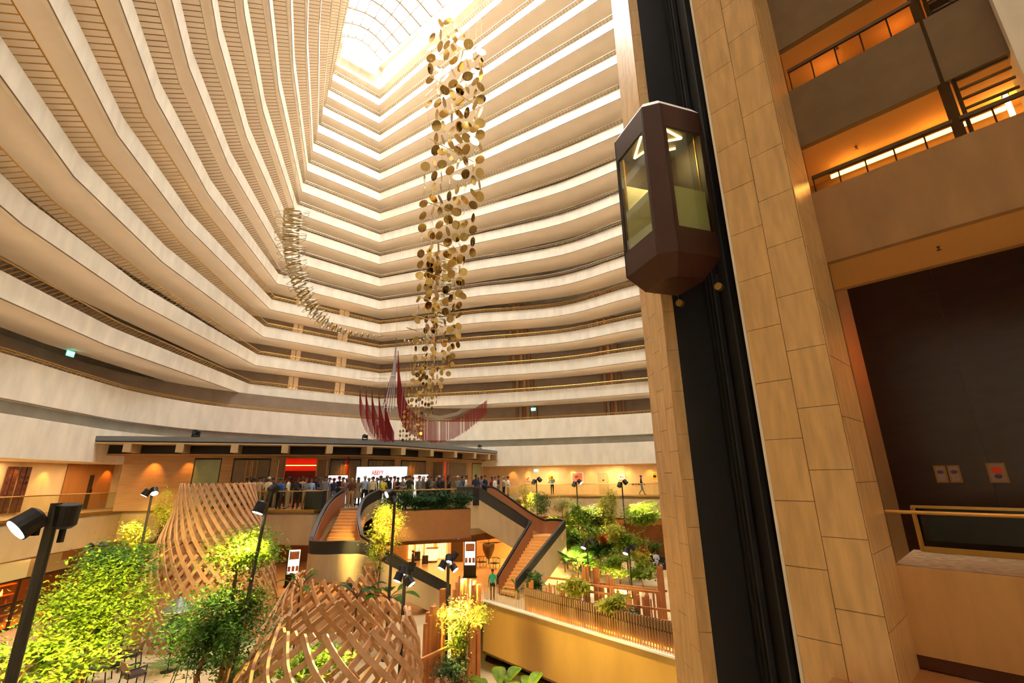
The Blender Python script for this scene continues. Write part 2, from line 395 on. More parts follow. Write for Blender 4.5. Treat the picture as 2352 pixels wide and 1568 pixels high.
# shaft
sh = thing('lift_shaft', 'black open lift shaft with dark guide rails between the piers', 'lift shaft', (5.8, 11.4, -9), kind='structure')
bk0, bk1 = Vector((6.25, 10.05)), Vector((5.95, 13.0))
mk('back_panel', G().prism([bk0, bk1, bk1 + Vector((0.2, 0)), bk0 + Vector((0.2, 0))], -9, ZTOP), 'shaft', sh)
mk('side_panel', G().prism([LL, bk1, bk1 + Vector((0, 0.2)), LL + Vector((0, 0.2))], -9, ZTOP), 'shaftgrey', sh)
mk('side_panel', G().prism([Rp + NRM * 0.05, Rp + NRM * 0.05 + D1 * 0.05, bk0 + Vector((0, 0.1)), bk0], -9, ZTOP), 'shaftgrey', sh)
for f in (0.14, 0.22, 0.5, 0.74, 0.8, 0.86):
    p = bk0.lerp(bk1, f)
    mk('guide_rail', G().box((p.x - 0.1, p.y, 22.5), (0.12, 0.07, 63), 0.1), 'shaftgrey' if f in (0.5, 0.74) else 'charcoal', sh)
# lift car
P1, P2, P3, P4 = Vector((3.24, 11.78)), Vector((3.70, 10.35)), Vector((4.15, 10.2)), Vector((5.4, 10.6))
Q = Vector((4.87, 12.28)); zb, zt_ = 7.05, 11.6
car = thing('lift_car', 'brown faceted glass lift car hanging in the shaft', 'lift', (4.3, 11.2, zb))
cen = Vector((4.32, 11.25))
def inset(p, f): return cen + (p - cen) * f
ring = [P1, P2, P3, P4, Q]
def wallpanel(a, b, hole, m, th=0.06):
    g = G(); d = (b - a); n_ = Vector((-d.y, d.x)).normalized() * th
    if hole is None: g.prism([a, b, b + n_, a + n_], zb, zt_)
    else:
        f0, f1, h0, h1 = hole; c0, c1 = a + d * f0, a + d * f1
        g.prism([a, c0, c0 + n_, a + n_], zb, zt_); g.prism([c1, b, b + n_, c1 + n_], zb, zt_)
        g.prism([c0, c1, c1 + n_, c0 + n_], zb, h0); g.prism([c0, c1, c1 + n_, c0 + n_], h1, zt_)
    return g
h0, h1 = 7.77, 10.86
mk('side_wall', wallpanel(P1, P2, (0.06, 0.92, h0, h1), 0), 'carbrown', car)
mk('corner_wall', wallpanel(P2, P3, None, 0), 'carbrown', car)
mk('side_wall', wallpanel(P3, P4, (0.09, 0.95, h0, h1), 0), 'carbrown', car)
mk('rear_wall', wallpanel(P4, Q, None, 0), 'carline', car); mk('rear_wall', wallpanel(Q, P1, None, 0), 'carline', car)
for a, b, f0, f1 in ((P1, P2, 0.06, 0.92), (P3, P4, 0.09, 0.95)):
    d = b - a; n_ = Vector((-d.y, d.x)).normalized(); c0, c1 = a + d * f0 + n_ * 0.03, a + d * f1 + n_ * 0.03
    mk('pane', G().prism([c0, c1, c1 + n_ * 0.012, c0 + n_ * 0.012], h0, h1), 'carglass', car)
    fr = G(); 
    for p, q in (((c0, h0), (c1, h0)), ((c0, h1), (c1, h1)), ((c0, h0), (c0, h1)), ((c1, h0), (c1, h1))): fr.bar((p[0].x, p[0].y, p[1]), (q[0].x, q[0].y, q[1]), 0.04, 0.04)
    mk('window_frame', fr, 'carline', car)
    o_ = -n_ * 0.004
    for fx in ((0.03, 0.035), (0.965, 0.97)):
        mk('panel_joint', G().prism([a + d * fx[0] + o_, a + d * fx[1] + o_, a + d * fx[1] + n_ * 0.01, a + d * fx[0] + n_ * 0.01], zb, zt_), 'carline', car)
# bevelled skirt, floor, roof
low = [inset(p, 0.62) for p in ring]; zl = 6.55
fs = [(i, (i + 1) % 5, 5 + (i + 1) % 5, 5 + i) for i in range(5)]
for i in range(5):
    j = (i + 1) % 5
    mk('skirt_panel', G().hexa([(*low[i], zl), (*low[j], zl), (*inset(low[j], 0.95), zl), (*inset(low[i], 0.95), zl)], [(*ring[i], zb), (*ring[j], zb), (*inset(ring[j], 0.97), zb), (*inset(ring[i], 0.97), zb)]), 'carbrown', car)
mk('underside', G().prism(low, zl - 0.02, zl + 0.03), 'carbrown', car)
up_ = [inset(p, 0.86) for p in ring]
mk('roof_cap', G().hexa([(*p, zt_) for p in ring], [(*p, zt_ + 0.22) for p in up_]), 'white', car)
mk('cabin_ceiling', G().prism([inset(p, 0.93) for p in ring], 10.9, 10.95), 'charcoal', car)
mk('cabin_floor', G().prism([inset(p, 0.93) for p in ring], 7.6, 7.66), 'charcoal', car)
mk('cabin_panel', G().prism([inset(P4, 0.86), inset(Q, 0.86), inset(Q, 0.84), inset(P4, 0.84)], 7.66, 8.9), 'carside', car)
mk('cabin_panel', G().prism([inset(Q, 0.86), inset(P1, 0.86), inset(P1, 0.84), inset(Q, 0.84)], 7.66, 10.0), 'carside', car)
for a, b in ((P1, P2), (P3, P4)):
    a1, b1 = inset(a.lerp(b, 0.1), 0.93), inset(a.lerp(b, 0.93), 0.93)
    d = (b1 - a1).normalized(); n_ = Vector((-d.y, d.x)) * 0.01
    mk('frosted_dado', G().prism([a1, b1, b1 + n_, a1 + n_], h0, h0 + 1.25), 'carside', car)
for o_, a, b, pts in ((P3, P3, P4, ((0.12, 0.12), (0.85, 0.3), (0.15, 0.75))), (P2, P2, P1, ((0.2, 0.75), (1.15, 0.42), (0.3, 0.1))), (P3, P3, P4, ((0.95, 0.7), (0.5, 1.05), (0.9, 1.2)))):  # last zigzag stands in for the mirrored reflection of the ceiling strips
    d = (b - a).normalized(); n_ = Vector((-d.y, d.x)); n_ = n_ if n_.dot(cen - a) > 0 else -n_; q = [o_ + d * u + n_ * v for u, v in pts]; g = G()
    for i in range(2): g.bar((*q[i], 10.87), (*q[i + 1], 10.87), 0.055, 0.03)
    mk('light_strip', g, 'carlight', car)
g = G()
for i in range(2): g.tube([(*inset(P4.lerp(P3, 0.12), 0.9), 7.7 + i * 0.01), (*inset(P4.lerp(P3, 0.12), 0.9), 10.8)], 0.025, 6)
mk('grab_pole', g, 'brass', car)
mk('grab_pole', G().tube([(*inset(P1.lerp(P2, 0.12), 0.9), 7.7), (*inset(P1.lerp(P2, 0.12), 0.9), 10.8)], 0.03, 6), 'brass', car)
for i, p in enumerate((Vector((4.75, 12.0)), Vector((5.35, 10.85)))):
    mk('guide_roller', G().tube([(p.x - 0.05, p.y - 0.05, 6.35), (p.x + 0.05, p.y + 0.05, 6.35)], 0.1, 10), 'brass', car)
    mk('bracket', G().bar((p.x, p.y, 6.35), (p.x, p.y, 6.7), 0.06), 'charcoal', car)
# ---------------------------------------------------------------- near building: floors, soffits, rails on the edge line
def ep(t, off=0.0): p = S0 + EDGE * t + NRM * off; return (p.x, p.y)
def slab(t0, t1, o0, o1): return [ep(t0, o0), ep(t1, o0), ep(t1, o1), ep(t0, o1)]
TE = 14.0
nb = thing('wall_1', 'cream fascia below the carpeted bridge beside the stone pier', 'wall', (*ep(0), -9), kind='structure')
mat('bridgewall', (206, 160, 96), 0.7, var=0.14, scale=0.9, st=(2.5, 2.5, 0.4))
mk('fascia_panel', G().prism(slab(0, TE, -0.02, 0.3), -1.5, -0.004), 'bridgewall', nb)
mk('skirting', G().prism(slab(0, TE, 0.0, 0.3), -1.72, -1.5), 'skirting', nb)
struct('floor_1', G().prism(slab(0, TE, 0.0, 2.6), -0.3, 0.005), 'carpet', 'patterned brown carpet on the bridge beside the stone pier', 'floor')
struct('floor_2', G().prism(slab(-1, TE, -2.2, 2.6), -1.95, -1.74), 'amberfloor', 'amber floor below the carpeted bridge', 'floor')
LV = [(6.46, 8.33, 'amberwall', 8.75), (9.7, 11.45, 'greyplaster', 12.1), (12.86, 14.7, 'greyplaster', 15.3)]
for i, (z0, z1, m, zr) in enumerate(LV):
    lab = ['lower', 'middle', 'upper'][i] + ' bridge over the carpet, plain fascia with a thin dark rail'
    b = thing('bridge_balcony', lab, 'balcony', (*ep(0), z0), group='bridge balconies beside the pier', kind='structure')
    mk('fascia', G().prism(slab(0, TE, 0.0, 0.18), z0, z1), m, b)
    mk('soffit', G().prism(slab(-0.3, TE, 0.18, 2.1), z0, z0 + 0.2), 'ambersoffit', b)
    mk('handrail', G().bar((*ep(0.1, 0.05), zr), (*ep(TE, 0.05), zr), 0.06, 0.09), 'bronze', b)
    for j in range(14):
        mk('post', G().bar((*ep(0.12 + j * 0.52, 0.06), z1), (*ep(0.12 + j * 0.52, 0.06), zr), 0.022), 'bronze', b)
    mk('corridor_wall', G().prism(slab(-0.3, TE, 2.1, 2.3), z0, z0 + 3.3), 'amberwall' if i < 1 else 'greyplaster', b)
struct('wall_2', G().prism(slab(-0.3, TE, 0.0, 2.3), 16.0, ZTOP), 'greyplaster', 'plain upper wall rising over the bridges', 'wall')
lt = thing('light_strip', 'long glowing yellow light strip over the lower bridge corridor', 'light', (*ep(1.2, 1.6), 9.4))
mk('tube', G().bar((*ep(0.28, 1.62), 9.48), (*ep(3.6, 1.62), 9.48), 0.05, 0.1), 'striplight', lt)
mk('housing', G().bar((*ep(0.28, 1.7), 9.58), (*ep(3.6, 1.7), 9.58), 0.2, 0.06), 'bronze', lt)
ln = thing('wall_lantern', 'small bright vertical lantern at the end of the light strip', 'lantern', (*ep(3.64, 1.5), 9.1))
mk('glowing_body', G().prism(slab(3.6, 3.68, 1.45, 1.53), 9.12, 9.7), 'carlight', ln)
for z in (9.08, 9.7): mk('cap', G().prism(slab(3.58, 3.7, 1.43, 1.55), z, z + 0.04), 'bronze', ln)
ps = thing('steel_post', 'tall dark steel post standing on the lower bridge', 'post', (*ep(2.72, 0.06), 8.33))
mk('shaft', G().bar((*ep(2.72, 0.06), 8.33), (*ep(2.72, 0.06), 16.0), 0.13, 0.13), 'bronze', ps)
mk('guide', G().bar((*ep(2.88, 0.06), 8.33), (*ep(2.88, 0.06), 16.0), 0.05, 0.05), 'bronze', ps)
lou = thing('louvre_screen', 'screen of dark horizontal bars beside the tall steel post', 'screen', (*ep(3.2, 0.1), 8.8))
for j in range(15):
    z = 8.95 + j * 0.24
    mk('bar', G().bar((*ep(2.9, 0.1), z), (*ep(3.68, 0.1), z), 0.04, 0.05), 'bronze', lou)
mk('backing', G().prism(slab(2.9, 3.68, 0.9, 1.0), 10.3, 12.6), 'darkwood', lou)
struct('pillar_1', G().prism(slab(3.72, 4.6, -0.3, 0.8), 8.4, ZTOP), 'plaster', 'pale plaster pillar at the edge of the upper bridges', 'pillar')
# far side of the bridge: dark panelled wall, balustrades
dw = thing('wall_3', 'tall dark brown panelled wall behind the bridge', 'wall', (*ep(0, 5), -1), kind='structure')
mk('backing', G().prism(slab(-0.42, 12, 5.16, 5.4), -1.0, 9.6), 'shaft', dw)
for j in range(6):
    mk('panel', G().prism(slab(-0.42 + j * 2.0, 1.575 + j * 2.0, 5.0, 5.15), -1.0, 9.6), 'darkwood', dw)
struct('wall_4', G().prism(slab(-6, -0.45, 7.0, 7.2), -6.0, 9.6), 'amberwall', 'warm lit wall beyond the dark panelled wall', 'wall')
struct('wall_5', G().prism(slab(-1.2, -0.7, 2.8, 3.1), 3.6, 6.5), 'ambersoffit', 'short cream wall end between pier and dark panels', 'wall')
hb = thing('balustrade', 'glass balustrade with a thick brass rail along the near carpet edge', 'balustrade', (*ep(0.1, 0.05), 0))
mk('rail', G().tube([(*ep(0.03, 0.08), 0.97), (*ep(TE, 0.08), 0.97)], 0.035, 8), 'brass', hb)
hb2 = thing('balustrade', 'dark glass balustrade with a slim brass frame at the far carpet edge', 'balustrade', (*ep(0.3, 2.36), 0))
t0_ = 0.165
mk('rail', G().bar((*ep(t0_, 2.36), 0.96), (*ep(TE, 2.36), 0.96), 0.05, 0.06), 'brass', hb2)
mk('end_post', G().bar((*ep(t0_ + 0.03, 2.36), 0.0), (*ep(t0_ + 0.03, 2.36), 0.95), 0.08, 0.05), 'brass', hb2)
mk('base_rail', G().bar((*ep(t0_, 2.36), 0.06), (*ep(TE, 2.36), 0.06), 0.06, 0.12), 'brass', hb2)
glass('darkglass', (92, 100, 84), 0.03)
mk('glass_panel', G().prism(slab(t0_ + 0.06, TE, 2.355, 2.37), 0.12, 0.93), 'darkglass', hb2)
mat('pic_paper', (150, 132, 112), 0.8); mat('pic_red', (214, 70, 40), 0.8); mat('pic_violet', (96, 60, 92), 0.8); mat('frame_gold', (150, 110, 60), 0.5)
def mirrored_picture(t, off, zc, wd, hg, label, blobs, rzd=None):  # reflections in the dark wall, modelled as frames hung on it
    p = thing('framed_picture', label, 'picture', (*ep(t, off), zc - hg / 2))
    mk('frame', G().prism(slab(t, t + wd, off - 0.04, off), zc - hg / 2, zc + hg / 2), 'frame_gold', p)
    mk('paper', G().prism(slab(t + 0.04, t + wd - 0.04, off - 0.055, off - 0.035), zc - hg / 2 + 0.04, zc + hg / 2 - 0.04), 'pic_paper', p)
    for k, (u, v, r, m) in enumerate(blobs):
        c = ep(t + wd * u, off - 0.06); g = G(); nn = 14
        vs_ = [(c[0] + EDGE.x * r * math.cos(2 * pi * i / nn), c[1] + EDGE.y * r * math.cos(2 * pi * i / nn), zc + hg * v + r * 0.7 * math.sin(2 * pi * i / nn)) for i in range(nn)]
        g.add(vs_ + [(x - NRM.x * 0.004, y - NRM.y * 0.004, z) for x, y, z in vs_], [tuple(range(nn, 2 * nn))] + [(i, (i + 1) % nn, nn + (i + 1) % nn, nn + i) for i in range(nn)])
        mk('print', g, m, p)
mirrored_picture(0.52, 5.0, 1.67, 0.24, 0.44, 'reflection of a pale picture with a violet dome, the one nearer the pier', [(0.5, 0.12, 0.07, 'pic_violet')])
mirrored_picture(0.79, 5.0, 1.67, 0.24, 0.44, 'reflection of a pale picture with a violet dome, middle of three on dark wall', [(0.5, 0.12, 0.07, 'pic_violet')])
mirrored_picture(1.53, 5.0, 1.69, 0.34, 0.48, 'reflection of a pale picture with a red blot on the dark wall', [(0.5, 0.14, 0.11, 'pic_red'), (0.5, -0.18, 0.07, 'pic_violet')])
sp_m = mat('sprinkler', (120, 100, 70), 0.4, 0.5)
for (t, o, z) in ((1.15, 1.0, 12.82), (1.0, 1.0, 9.66), (1.9, 0.9, 6.42)):
    s = thing('sprinkler', ['sprinkler head under the upper bridge', 'sprinkler head under the middle bridge', 'sprinkler head under the lower bridge'][[12.82, 9.66, 6.42].index(z)], 'sprinkler', (*ep(t, o), z), kind='structure')
    mk('head', G().lathe([(0.01, 0.04), (0.03, 0.03), (0.03, 0.01), (0.012, 0), (0.012, -0.04), (0.05, -0.05), (0.01, -0.055)], 10, (*ep(t, o), z)), 'sprinkler', s)
lamp('downlight_lower_bridge', 'SPOT', (*ep(1.4, 0.9), 6.4), 60, (255, 170, 80), 0.05, (*ep(1.6, 1.6), 0), 120)
for t in (0.8, 2.4, 4.0):
    lamp('corridor_glow', 'POINT', (*ep(t, 1.45), 9.3), 4, (255, 160, 70), 0.15)
    lamp('corridor_glow', 'POINT', (*ep(t, 1.45), 12.4), 5, (255, 160, 70), 0.15)
lamp('far_wall_glow', 'POINT', (*ep(-2.2, 5.6), 5.5), 60, (255, 130, 50), 0.3)
lamp('mirrored_picture_light', 'SPOT', (*ep(0.77, 4.2), 2.9), 2, (255, 190, 120), 0.05, (*ep(0.77, 5.0), 1.7), 50)
lamp('cabin_light', 'POINT', (4.3, 11.2, 10.6), 45, (255, 232, 190), 0.2)
lamp('mirrored_picture_light', 'SPOT', (*ep(1.7, 4.2), 2.9), 2, (255, 190, 120), 0.05, (*ep(1.7, 5.0), 1.7), 50)
lamp('lower_bridge_wash', 'SPOT', (*ep(1.5, -1.5), 6.0), 60, (255, 150, 60), 0.3, (*ep(1.5, 0.0), -1), 100)
# ---------------------------------------------------------------- ground floors, mezzanine, pavilion, stairs
GZ = -5.4
struct('floor_3', G().prism([(-35.8, -11.8), (-2.6, -11.8), (-2.6, 29.9), (-1.9, 30.7), (12.5, 14.7), (31.8, 14.7), (31.8, 57.8), (-35.8, 57.8)], GZ - 0.3, GZ), 'floorcream', 'pale garden floor around the timber lattice pods', 'floor')
struct('floor_4', G().prism([(-35.9, -11.9), (31.9, -11.9), (31.9, 57.9), (-35.9, 57.9)], -9.3, -9.0), 'floorcream', 'lower floor at the foot of the curved retaining wall', 'floor')
rw = thing('wall_6', 'tall smooth ochre retaining wall below the lit slatted fence', 'wall', (-1.9, 30.7, -9), kind='structure')
wa, wb = Vector((-1.9, 30.7)), Vector((12.5, 14.7)); wd_ = (wb - wa).normalized(); wn = Vector((wd_.y, -wd_.x))
mat('ochrewall', (214, 170, 92), 0.55, var=0.12, scale=0.7, st=(1, 1, 0.3))
mk('face', G().prism([wa, wb, wb - wn * 0.3, wa - wn * 0.3], -8.1, GZ - 0.02), 'ochrewall', rw)
mk('cap', G().prism([wa + wn * 0.06, wb + wn * 0.06, wb - wn * 0.3, wa - wn * 0.3], GZ - 0.02, GZ + 0.06), 'white', rw)
mk('recess', G().prism([wa - wn * 1.5, wb - wn * 1.5, wb - wn * 1.8, wa - wn * 1.8], -9.0, -5.7), 'darkwood', rw)
mk('underside', G().prism([wa, wb, wb - wn * 1.7, wa - wn * 1.7], -8.1, -8.0), 'darkwood', rw)
struct('wall_7', G().prism([(-2.6, -11.8), (-2.3, -11.8), (-2.3, 30.2), (-2.6, 29.9)], -9, GZ), 'floorcream', 'plain wall at the edge of the garden floor', 'wall')
tag(mk('lobby_floor', G().prism([(-13, 33.5), (-7.2, 31.5), (-2.6, 31.4), (0.2, 36.5), (1.5, 46), (-8, 50), (-16, 47)], GZ, GZ + 0.012), 'floortan'), 'glossy orange lobby floor below the mezzanine', 'floor', None, 'structure')
# green patches in the garden floor
for i, (px, py, rx, ry) in enumerate(((440, 1522, 1.7, 0.8), (330, 1452, 1.6, 0.7), (560, 1468, 1.5, 0.8))):
    c = on(px, py, GZ); n = 26
    pts = [(c.x + rx * math.cos(2 * pi * k / n) * (1 + 0.18 * math.sin(3 * k + i)), c.y + ry * math.sin(2 * pi * k / n) * (1 + 0.2 * math.cos(2 * k + i))) for k in range(n)]
    tag(mk('floor_inlay', G().prism(pts, GZ, GZ + 0.01), 'floorgreen'), ['mottled green floor patch in front of the tall lattice pod', 'mottled green floor patch beside the tall lattice pod', 'mottled green floor patch behind the dark tree'][i], 'floor inlay', None, 'structure')
ME = [(-20.0, 0), (-22.0, 12), (-23.0, 20), (-23.9, 24.5), (-24.5, 30.2), (-21.0, 30.6), (-17, 29.0), (-15.1, 28.4), (-11.5, 27.8), (-10.75, 29.7), (-8.4, 29.7), (-7.9, 28.2), (-6.7, 27.4), (-3.4, 29.5), (-2.9, 31.4), (-1.7, 33.0), (0.55, 37.2), (1.0, 46.4), (5.1, 45.2), (11.8, 42.6), (18, 39)]
outer = offset(P0, 3.4)
poly = ME + outer[::-1]
struct('floor_5', G().prism(poly, -0.25, 0.0), 'mezzfloor', 'dim carpeted mezzanine floor under the crowd', 'floor')
fz = thing('trim_2', 'cream fascia band along the mezzanine edge', 'fascia', (-15, 28.4, -1.85), kind='structure')
sec = [ME[0:6], ME[5:10], ME[10:14], ME[13:18], ME[17:]]
for i, s_ in enumerate(sec):
    mk('fascia_panel', G().band(s_, -1.85, -0.02, 0.25), 'bulkhead' if i == 2 else 'fascia', fz)
    mk('edge_strip', G().band(offset(s_, -0.03), -0.1, 0.03, 0.2), 'brass', fz)
struct('ceiling_1', G().prism(poly, -1.87, -1.83), 'bulkhead', 'brown underside of the mezzanine', 'ceiling')
bp = [(-20.5, 0), (-23, 12), (-24.2, 20), (-25, 24.5), (-25.4, 31.2), (-20.0, 31.8), (-15, 30.2), (-11.5, 31.2), (-6.8, 32.3), (-2.9, 33.6), (-1.2, 35.2), (-0.1, 38.5), (0.4, 47.2), (5.3, 46.2), (12, 43.8), (18, 40.2)]
struct('trim_3', G().band(bp, -2.45, -1.8, 0.3), 'bulkhead', 'brown bulkhead set back under the mezzanine fascia', 'bulkhead')
# glass guard rail
def railing(path, label, post=None):
    t = thing('glass_railing', label, 'railing', (path[0][0], path[0][1], 0))
    q = [Vector((p[0], p[1], 0)) for p in path]
    pts = resample(q, 1.5)
    if (q[-1] - pts[-1]).length > 0.3: pts.append(q[-1])
    for a, b in zip(pts, pts[1:]):
        d = (b - a).normalized(); n_ = Vector((-d.y, d.x, 0)) * 0.006
        g = G().prism([a + d * 0.01 - n_, b - d * 0.01 - n_, b - d * 0.01 + n_, a + d * 0.01 + n_], 0.03, 1.02)
        mk('glass_panel', g, 'railglass', t)
    mk('handrail', G().tube([(p.x, p.y, 1.05) for p in q], 0.032, 6), 'brass', t)
    return t
ins = offset(ME, 0.12)
railing(ins[0:5] + [(-21.3, 30.72)], 'long glass railing along the gallery by the exit sign')
railing([(-21.0, 30.75)] + ins[6:9] + [(-11.3, 28.6)], 'glass railing with brass rail in front of the standing crowd')
railing(ins[10:14], 'glass railing with brass rail behind the planter box')
railing([(-0.55, 34.6), (0.4, 37.2), (0.85, 46.2)], 'short glass railing at the head of the far stair')
railing([(1.05, 46.6)] + ins[18:], 'glass railing along the gallery with the pictures')
# ---------------------------------------------------------------- pavilion
RPp = smooth([(-24.6, 27.0), (-20.6, 28.1), (-15.8, 29.7), (-11.7, 31.3), (-8.5, 33.6), (-5.9, 38), (-4, 41.4), (-2.5, 44.7), (-1.6, 47.2)], 6)
pv = thing('pavilion_roof', 'curved grey pavilion roof edge over the crowd', 'roof', (-11.7, 31.3, 3.3), kind='structure')
mk('roof_edge', G().band(RPp, 4.0, 4.28, 2.5), 'roofgrey', pv)
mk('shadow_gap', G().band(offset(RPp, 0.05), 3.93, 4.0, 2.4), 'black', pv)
mk('cornice', G().band(offset(RPp, 0.02), 3.84, 3.93, 2.4), 'fascia', pv)
WP = offset(RPp, 1.6)
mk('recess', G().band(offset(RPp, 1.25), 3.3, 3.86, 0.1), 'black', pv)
mk('soffit_board', G().band(offset(RPp, 1.2), 3.22, 3.32, 0.6), 'wood', pv)
def on_path(path, px, py=1075):
    d = ray(px, py); b = d.x / d.y
    for i in range(len(path) - 1):
        a, c = Vector(path[i][:2]), Vector(path[i + 1][:2]); fa, fc = a.x - b * a.y, c.x - b * c.y
        if fa * fc <= 0 and fa != fc:
            f = fa / (fa - fc); return a.lerp(c, f), (c - a).normalized()
    return Vector(path[-1][:2]), (Vector(path[-1][:2]) - Vector(path[-2][:2])).normalized()
for px in (292, 413, 539, 655, 758, 850, 927.5, 993.5, 1047.7, 1092, 1124, 1142):
    p, d = on_path(RPp, px, 1025); n_ = Vector((-d.y, d.x))
    mk('beam', G().prism([p - d * 0.2, p + d * 0.2, p + d * 0.2 + n_ * 1.5, p - d * 0.2 + n_ * 1.5], 3.36, 3.86), 'fascia', pv)
def wseg(px0, px1, off=0.0):
    path = offset(WP, off); a, _ = on_path(path, px0); b, _ = on_path(path, px1); d = (b - a).normalized(); return a, b, d, Vector((-d.y, d.x))
pw = thing('wall_8', 'warm timber wall of the pavilion behind the crowd', 'wall', (-11.7, 33, 0), kind='structure')
for a_, b_ in ((281, 444), (507, 534), (621, 655), (726, 757), (829, 844), (906, 920), (978, 1004), (1024, 1084), (1107, 1150)):
    a, b, d, n_ = wseg(a_, b_); mk('timber_panel', G().prism([a, b, b + n_ * 0.2, a + n_ * 0.2], 0, 3.25), 'wood', pw)
for a_, b_ in ((444, 507), (534, 621), (655, 726), (757, 829), (844, 906), (920, 978), (1004, 1024), (1084, 1107)):
    a, b, d, n_ = wseg(a_, b_); mk('timber_panel', G().prism([a, b, b + n_ * 0.2, a + n_ * 0.2], 3.08, 3.25), 'wood', pw)
def win(i, a_, b_, label):
    a, b, d, n_ = wseg(a_, b_, 0.06); w_ = thing(f'window_{i}', label, 'window', (a.x, a.y, 0), kind='structure')
    mk('pane', G().prism([a, b, b + n_ * 0.03, a + n_ * 0.03], 0.0, 3.08), 'frost', w_)
    g = G()
    for p in (a, b): g.box((p.x, p.y, 1.54), (0.08, 0.1, 3.08), math.atan2(d.y, d.x))
    g.bar((a.x, a.y, 3.04), (b.x, b.y, 3.04), 0.1, 0.08)
    mk('window_frame', g, 'black', w_)
win(2, 444, 507, 'frosted green window in the pavilion wall beside the exit')
win(3, 1084, 1107, 'narrow frosted window near the end of the pavilion')
def doors(i, a_, b_, label, golden):
    a, b, d, n_ = wseg(a_, b_, 0.1); t = thing(f'door_{i}', label, 'door', (a.x, a.y, 0), kind='structure'); rz = math.atan2(d.y, d.x); L = (b - a).length
    g = G()
    for p in (a, b): g.box((p.x, p.y, 1.54), (0.1, 0.14, 3.08), rz)
    g.bar((a.x, a.y, 3.03), (b.x, b.y, 3.03), 0.14, 0.1); mk('door_frame', g, 'black', t)
    for s in range(2):
        p0, p1 = a + d * (0.06 + s * (L / 2 - 0.04)), a + d * (L / 2 - 0.02 + s * (L / 2 - 0.04))
        lf = mk('door_leaf', G().prism([p0, p1, p1 + n_ * 0.06, p0 + n_ * 0.06], 0.02, 2.98), 'doorgrey', t)
        c0, c1 = (p0.lerp(p1, 0.72), p0.lerp(p1, 0.97)) if s == 0 else (p0.lerp(p1, 0.03), p0.lerp(p1, 0.28))
        g = G()
        for p in (c0, c1): g.box((p.x - n_.x * 0.02, p.y - n_.y * 0.02, 1.5), (0.05, 0.05, 2.9), rz)
        for z in (0.95, 1.9): g.bar((c0.x - n_.x * 0.02, c0.y - n_.y * 0.02, z), (c1.x - n_.x * 0.02, c1.y - n_.y * 0.02, z), 0.04, 0.05)
        mk('gold_trim', g, 'doorgold', lf)
        pm = p1 if s == 0 else p0
        mk('handle', G().bar((pm.x - n_.x * 0.06, pm.y - n_.y * 0.06, 0.9), (pm.x - n_.x * 0.06, pm.y - n_.y * 0.06, 1.9), 0.03), 'brass', lf)
doors(1, 534, 621, 'closed grey double door with gold trim next to the red doorway', 0)
doors(2, 757, 829, 'closed double door behind the small screen by the stair head', 1)
doors(3, 844, 906, 'closed double door behind the large white screen', 0)
doors(4, 920, 978, 'closed double door behind the small screen near the planter', 1)
# open doorways with red hall behind
hall = thing('red_hall', 'red lit hall seen through the open pavilion doors', 'hall', (-14, 35, 0), kind='structure')
mat('redwall', (170, 18, 28), 0.7); mat('redstage', (58, 10, 16), 0.5); mat('hallstrip', (255, 190, 90), emit=(255, 170, 70), es=6)
a, b, d, n_ = wseg(655, 726, 0.2); a2, b2 = a - d * 2, b + d * 2
mk('hall_wall', G().prism([a2 + n_ * 5, b2 + n_ * 5, b2 + n_ * 5.2, a2 + n_ * 5.2], 0, 3.3), 'redwall', hall)
mk('hall_wall', G().prism([a2, a2 + n_ * 5, a2 + n_ * 5 - d * 0.1, a2 - d * 0.1], 0, 3.3), 'redwall', hall)
mk('hall_wall', G().prism([b2, b2 + n_ * 5, b2 + n_ * 5 + d * 0.1, b2 + d * 0.1], 0, 3.3), 'redwall', hall)
mk('hall_ceiling', G().prism([a2, b2, b2 + n_ * 5, a2 + n_ * 5], 3.3, 3.4), 'redwall', hall)
mk('light_cove', G().bar((*(a2 + n_ * 2.0), 3.25), (*(b2 + n_ * 3.0), 3.25), 0.25, 0.04), 'hallstrip', hall)
mk('light_cove', G().bar((*(a2 + n_ * 4.6), 2.75), (*(b2 + n_ * 4.6), 2.75), 0.12, 0.05), 'hallstrip', hall)
mk('stage_screen', G().prism([a + n_ * 4.6 - d * 0.6, b + n_ * 4.6 - d * 0.2, b + n_ * 4.7 - d * 0.2, a + n_ * 4.7 - d * 0.6], 0.2, 2.35), 'redstage', hall)
lamp('hall_red_light', 'POINT', (*(a.lerp(b, 0.3) + n_ * 2.5), 2.6), 26, (255, 50, 60), 0.3)
c, e_, d, n_ = wseg(1004, 1024, 0.2)
mk('hall_wall', G().prism([c + n_ * 0.8 - d * 1.5, e_ + n_ * 0.8 + d * 1.5, e_ + n_ * 0.9 + d * 1.5, c + n_ * 0.9 - d * 1.5], 0, 3.3), 'redwall', hall)
lamp('hall_red_light', 'POINT', (*(c.lerp(e_, 0.5) + n_ * 0.4), 2.4), 25, (255, 40, 50), 0.2)
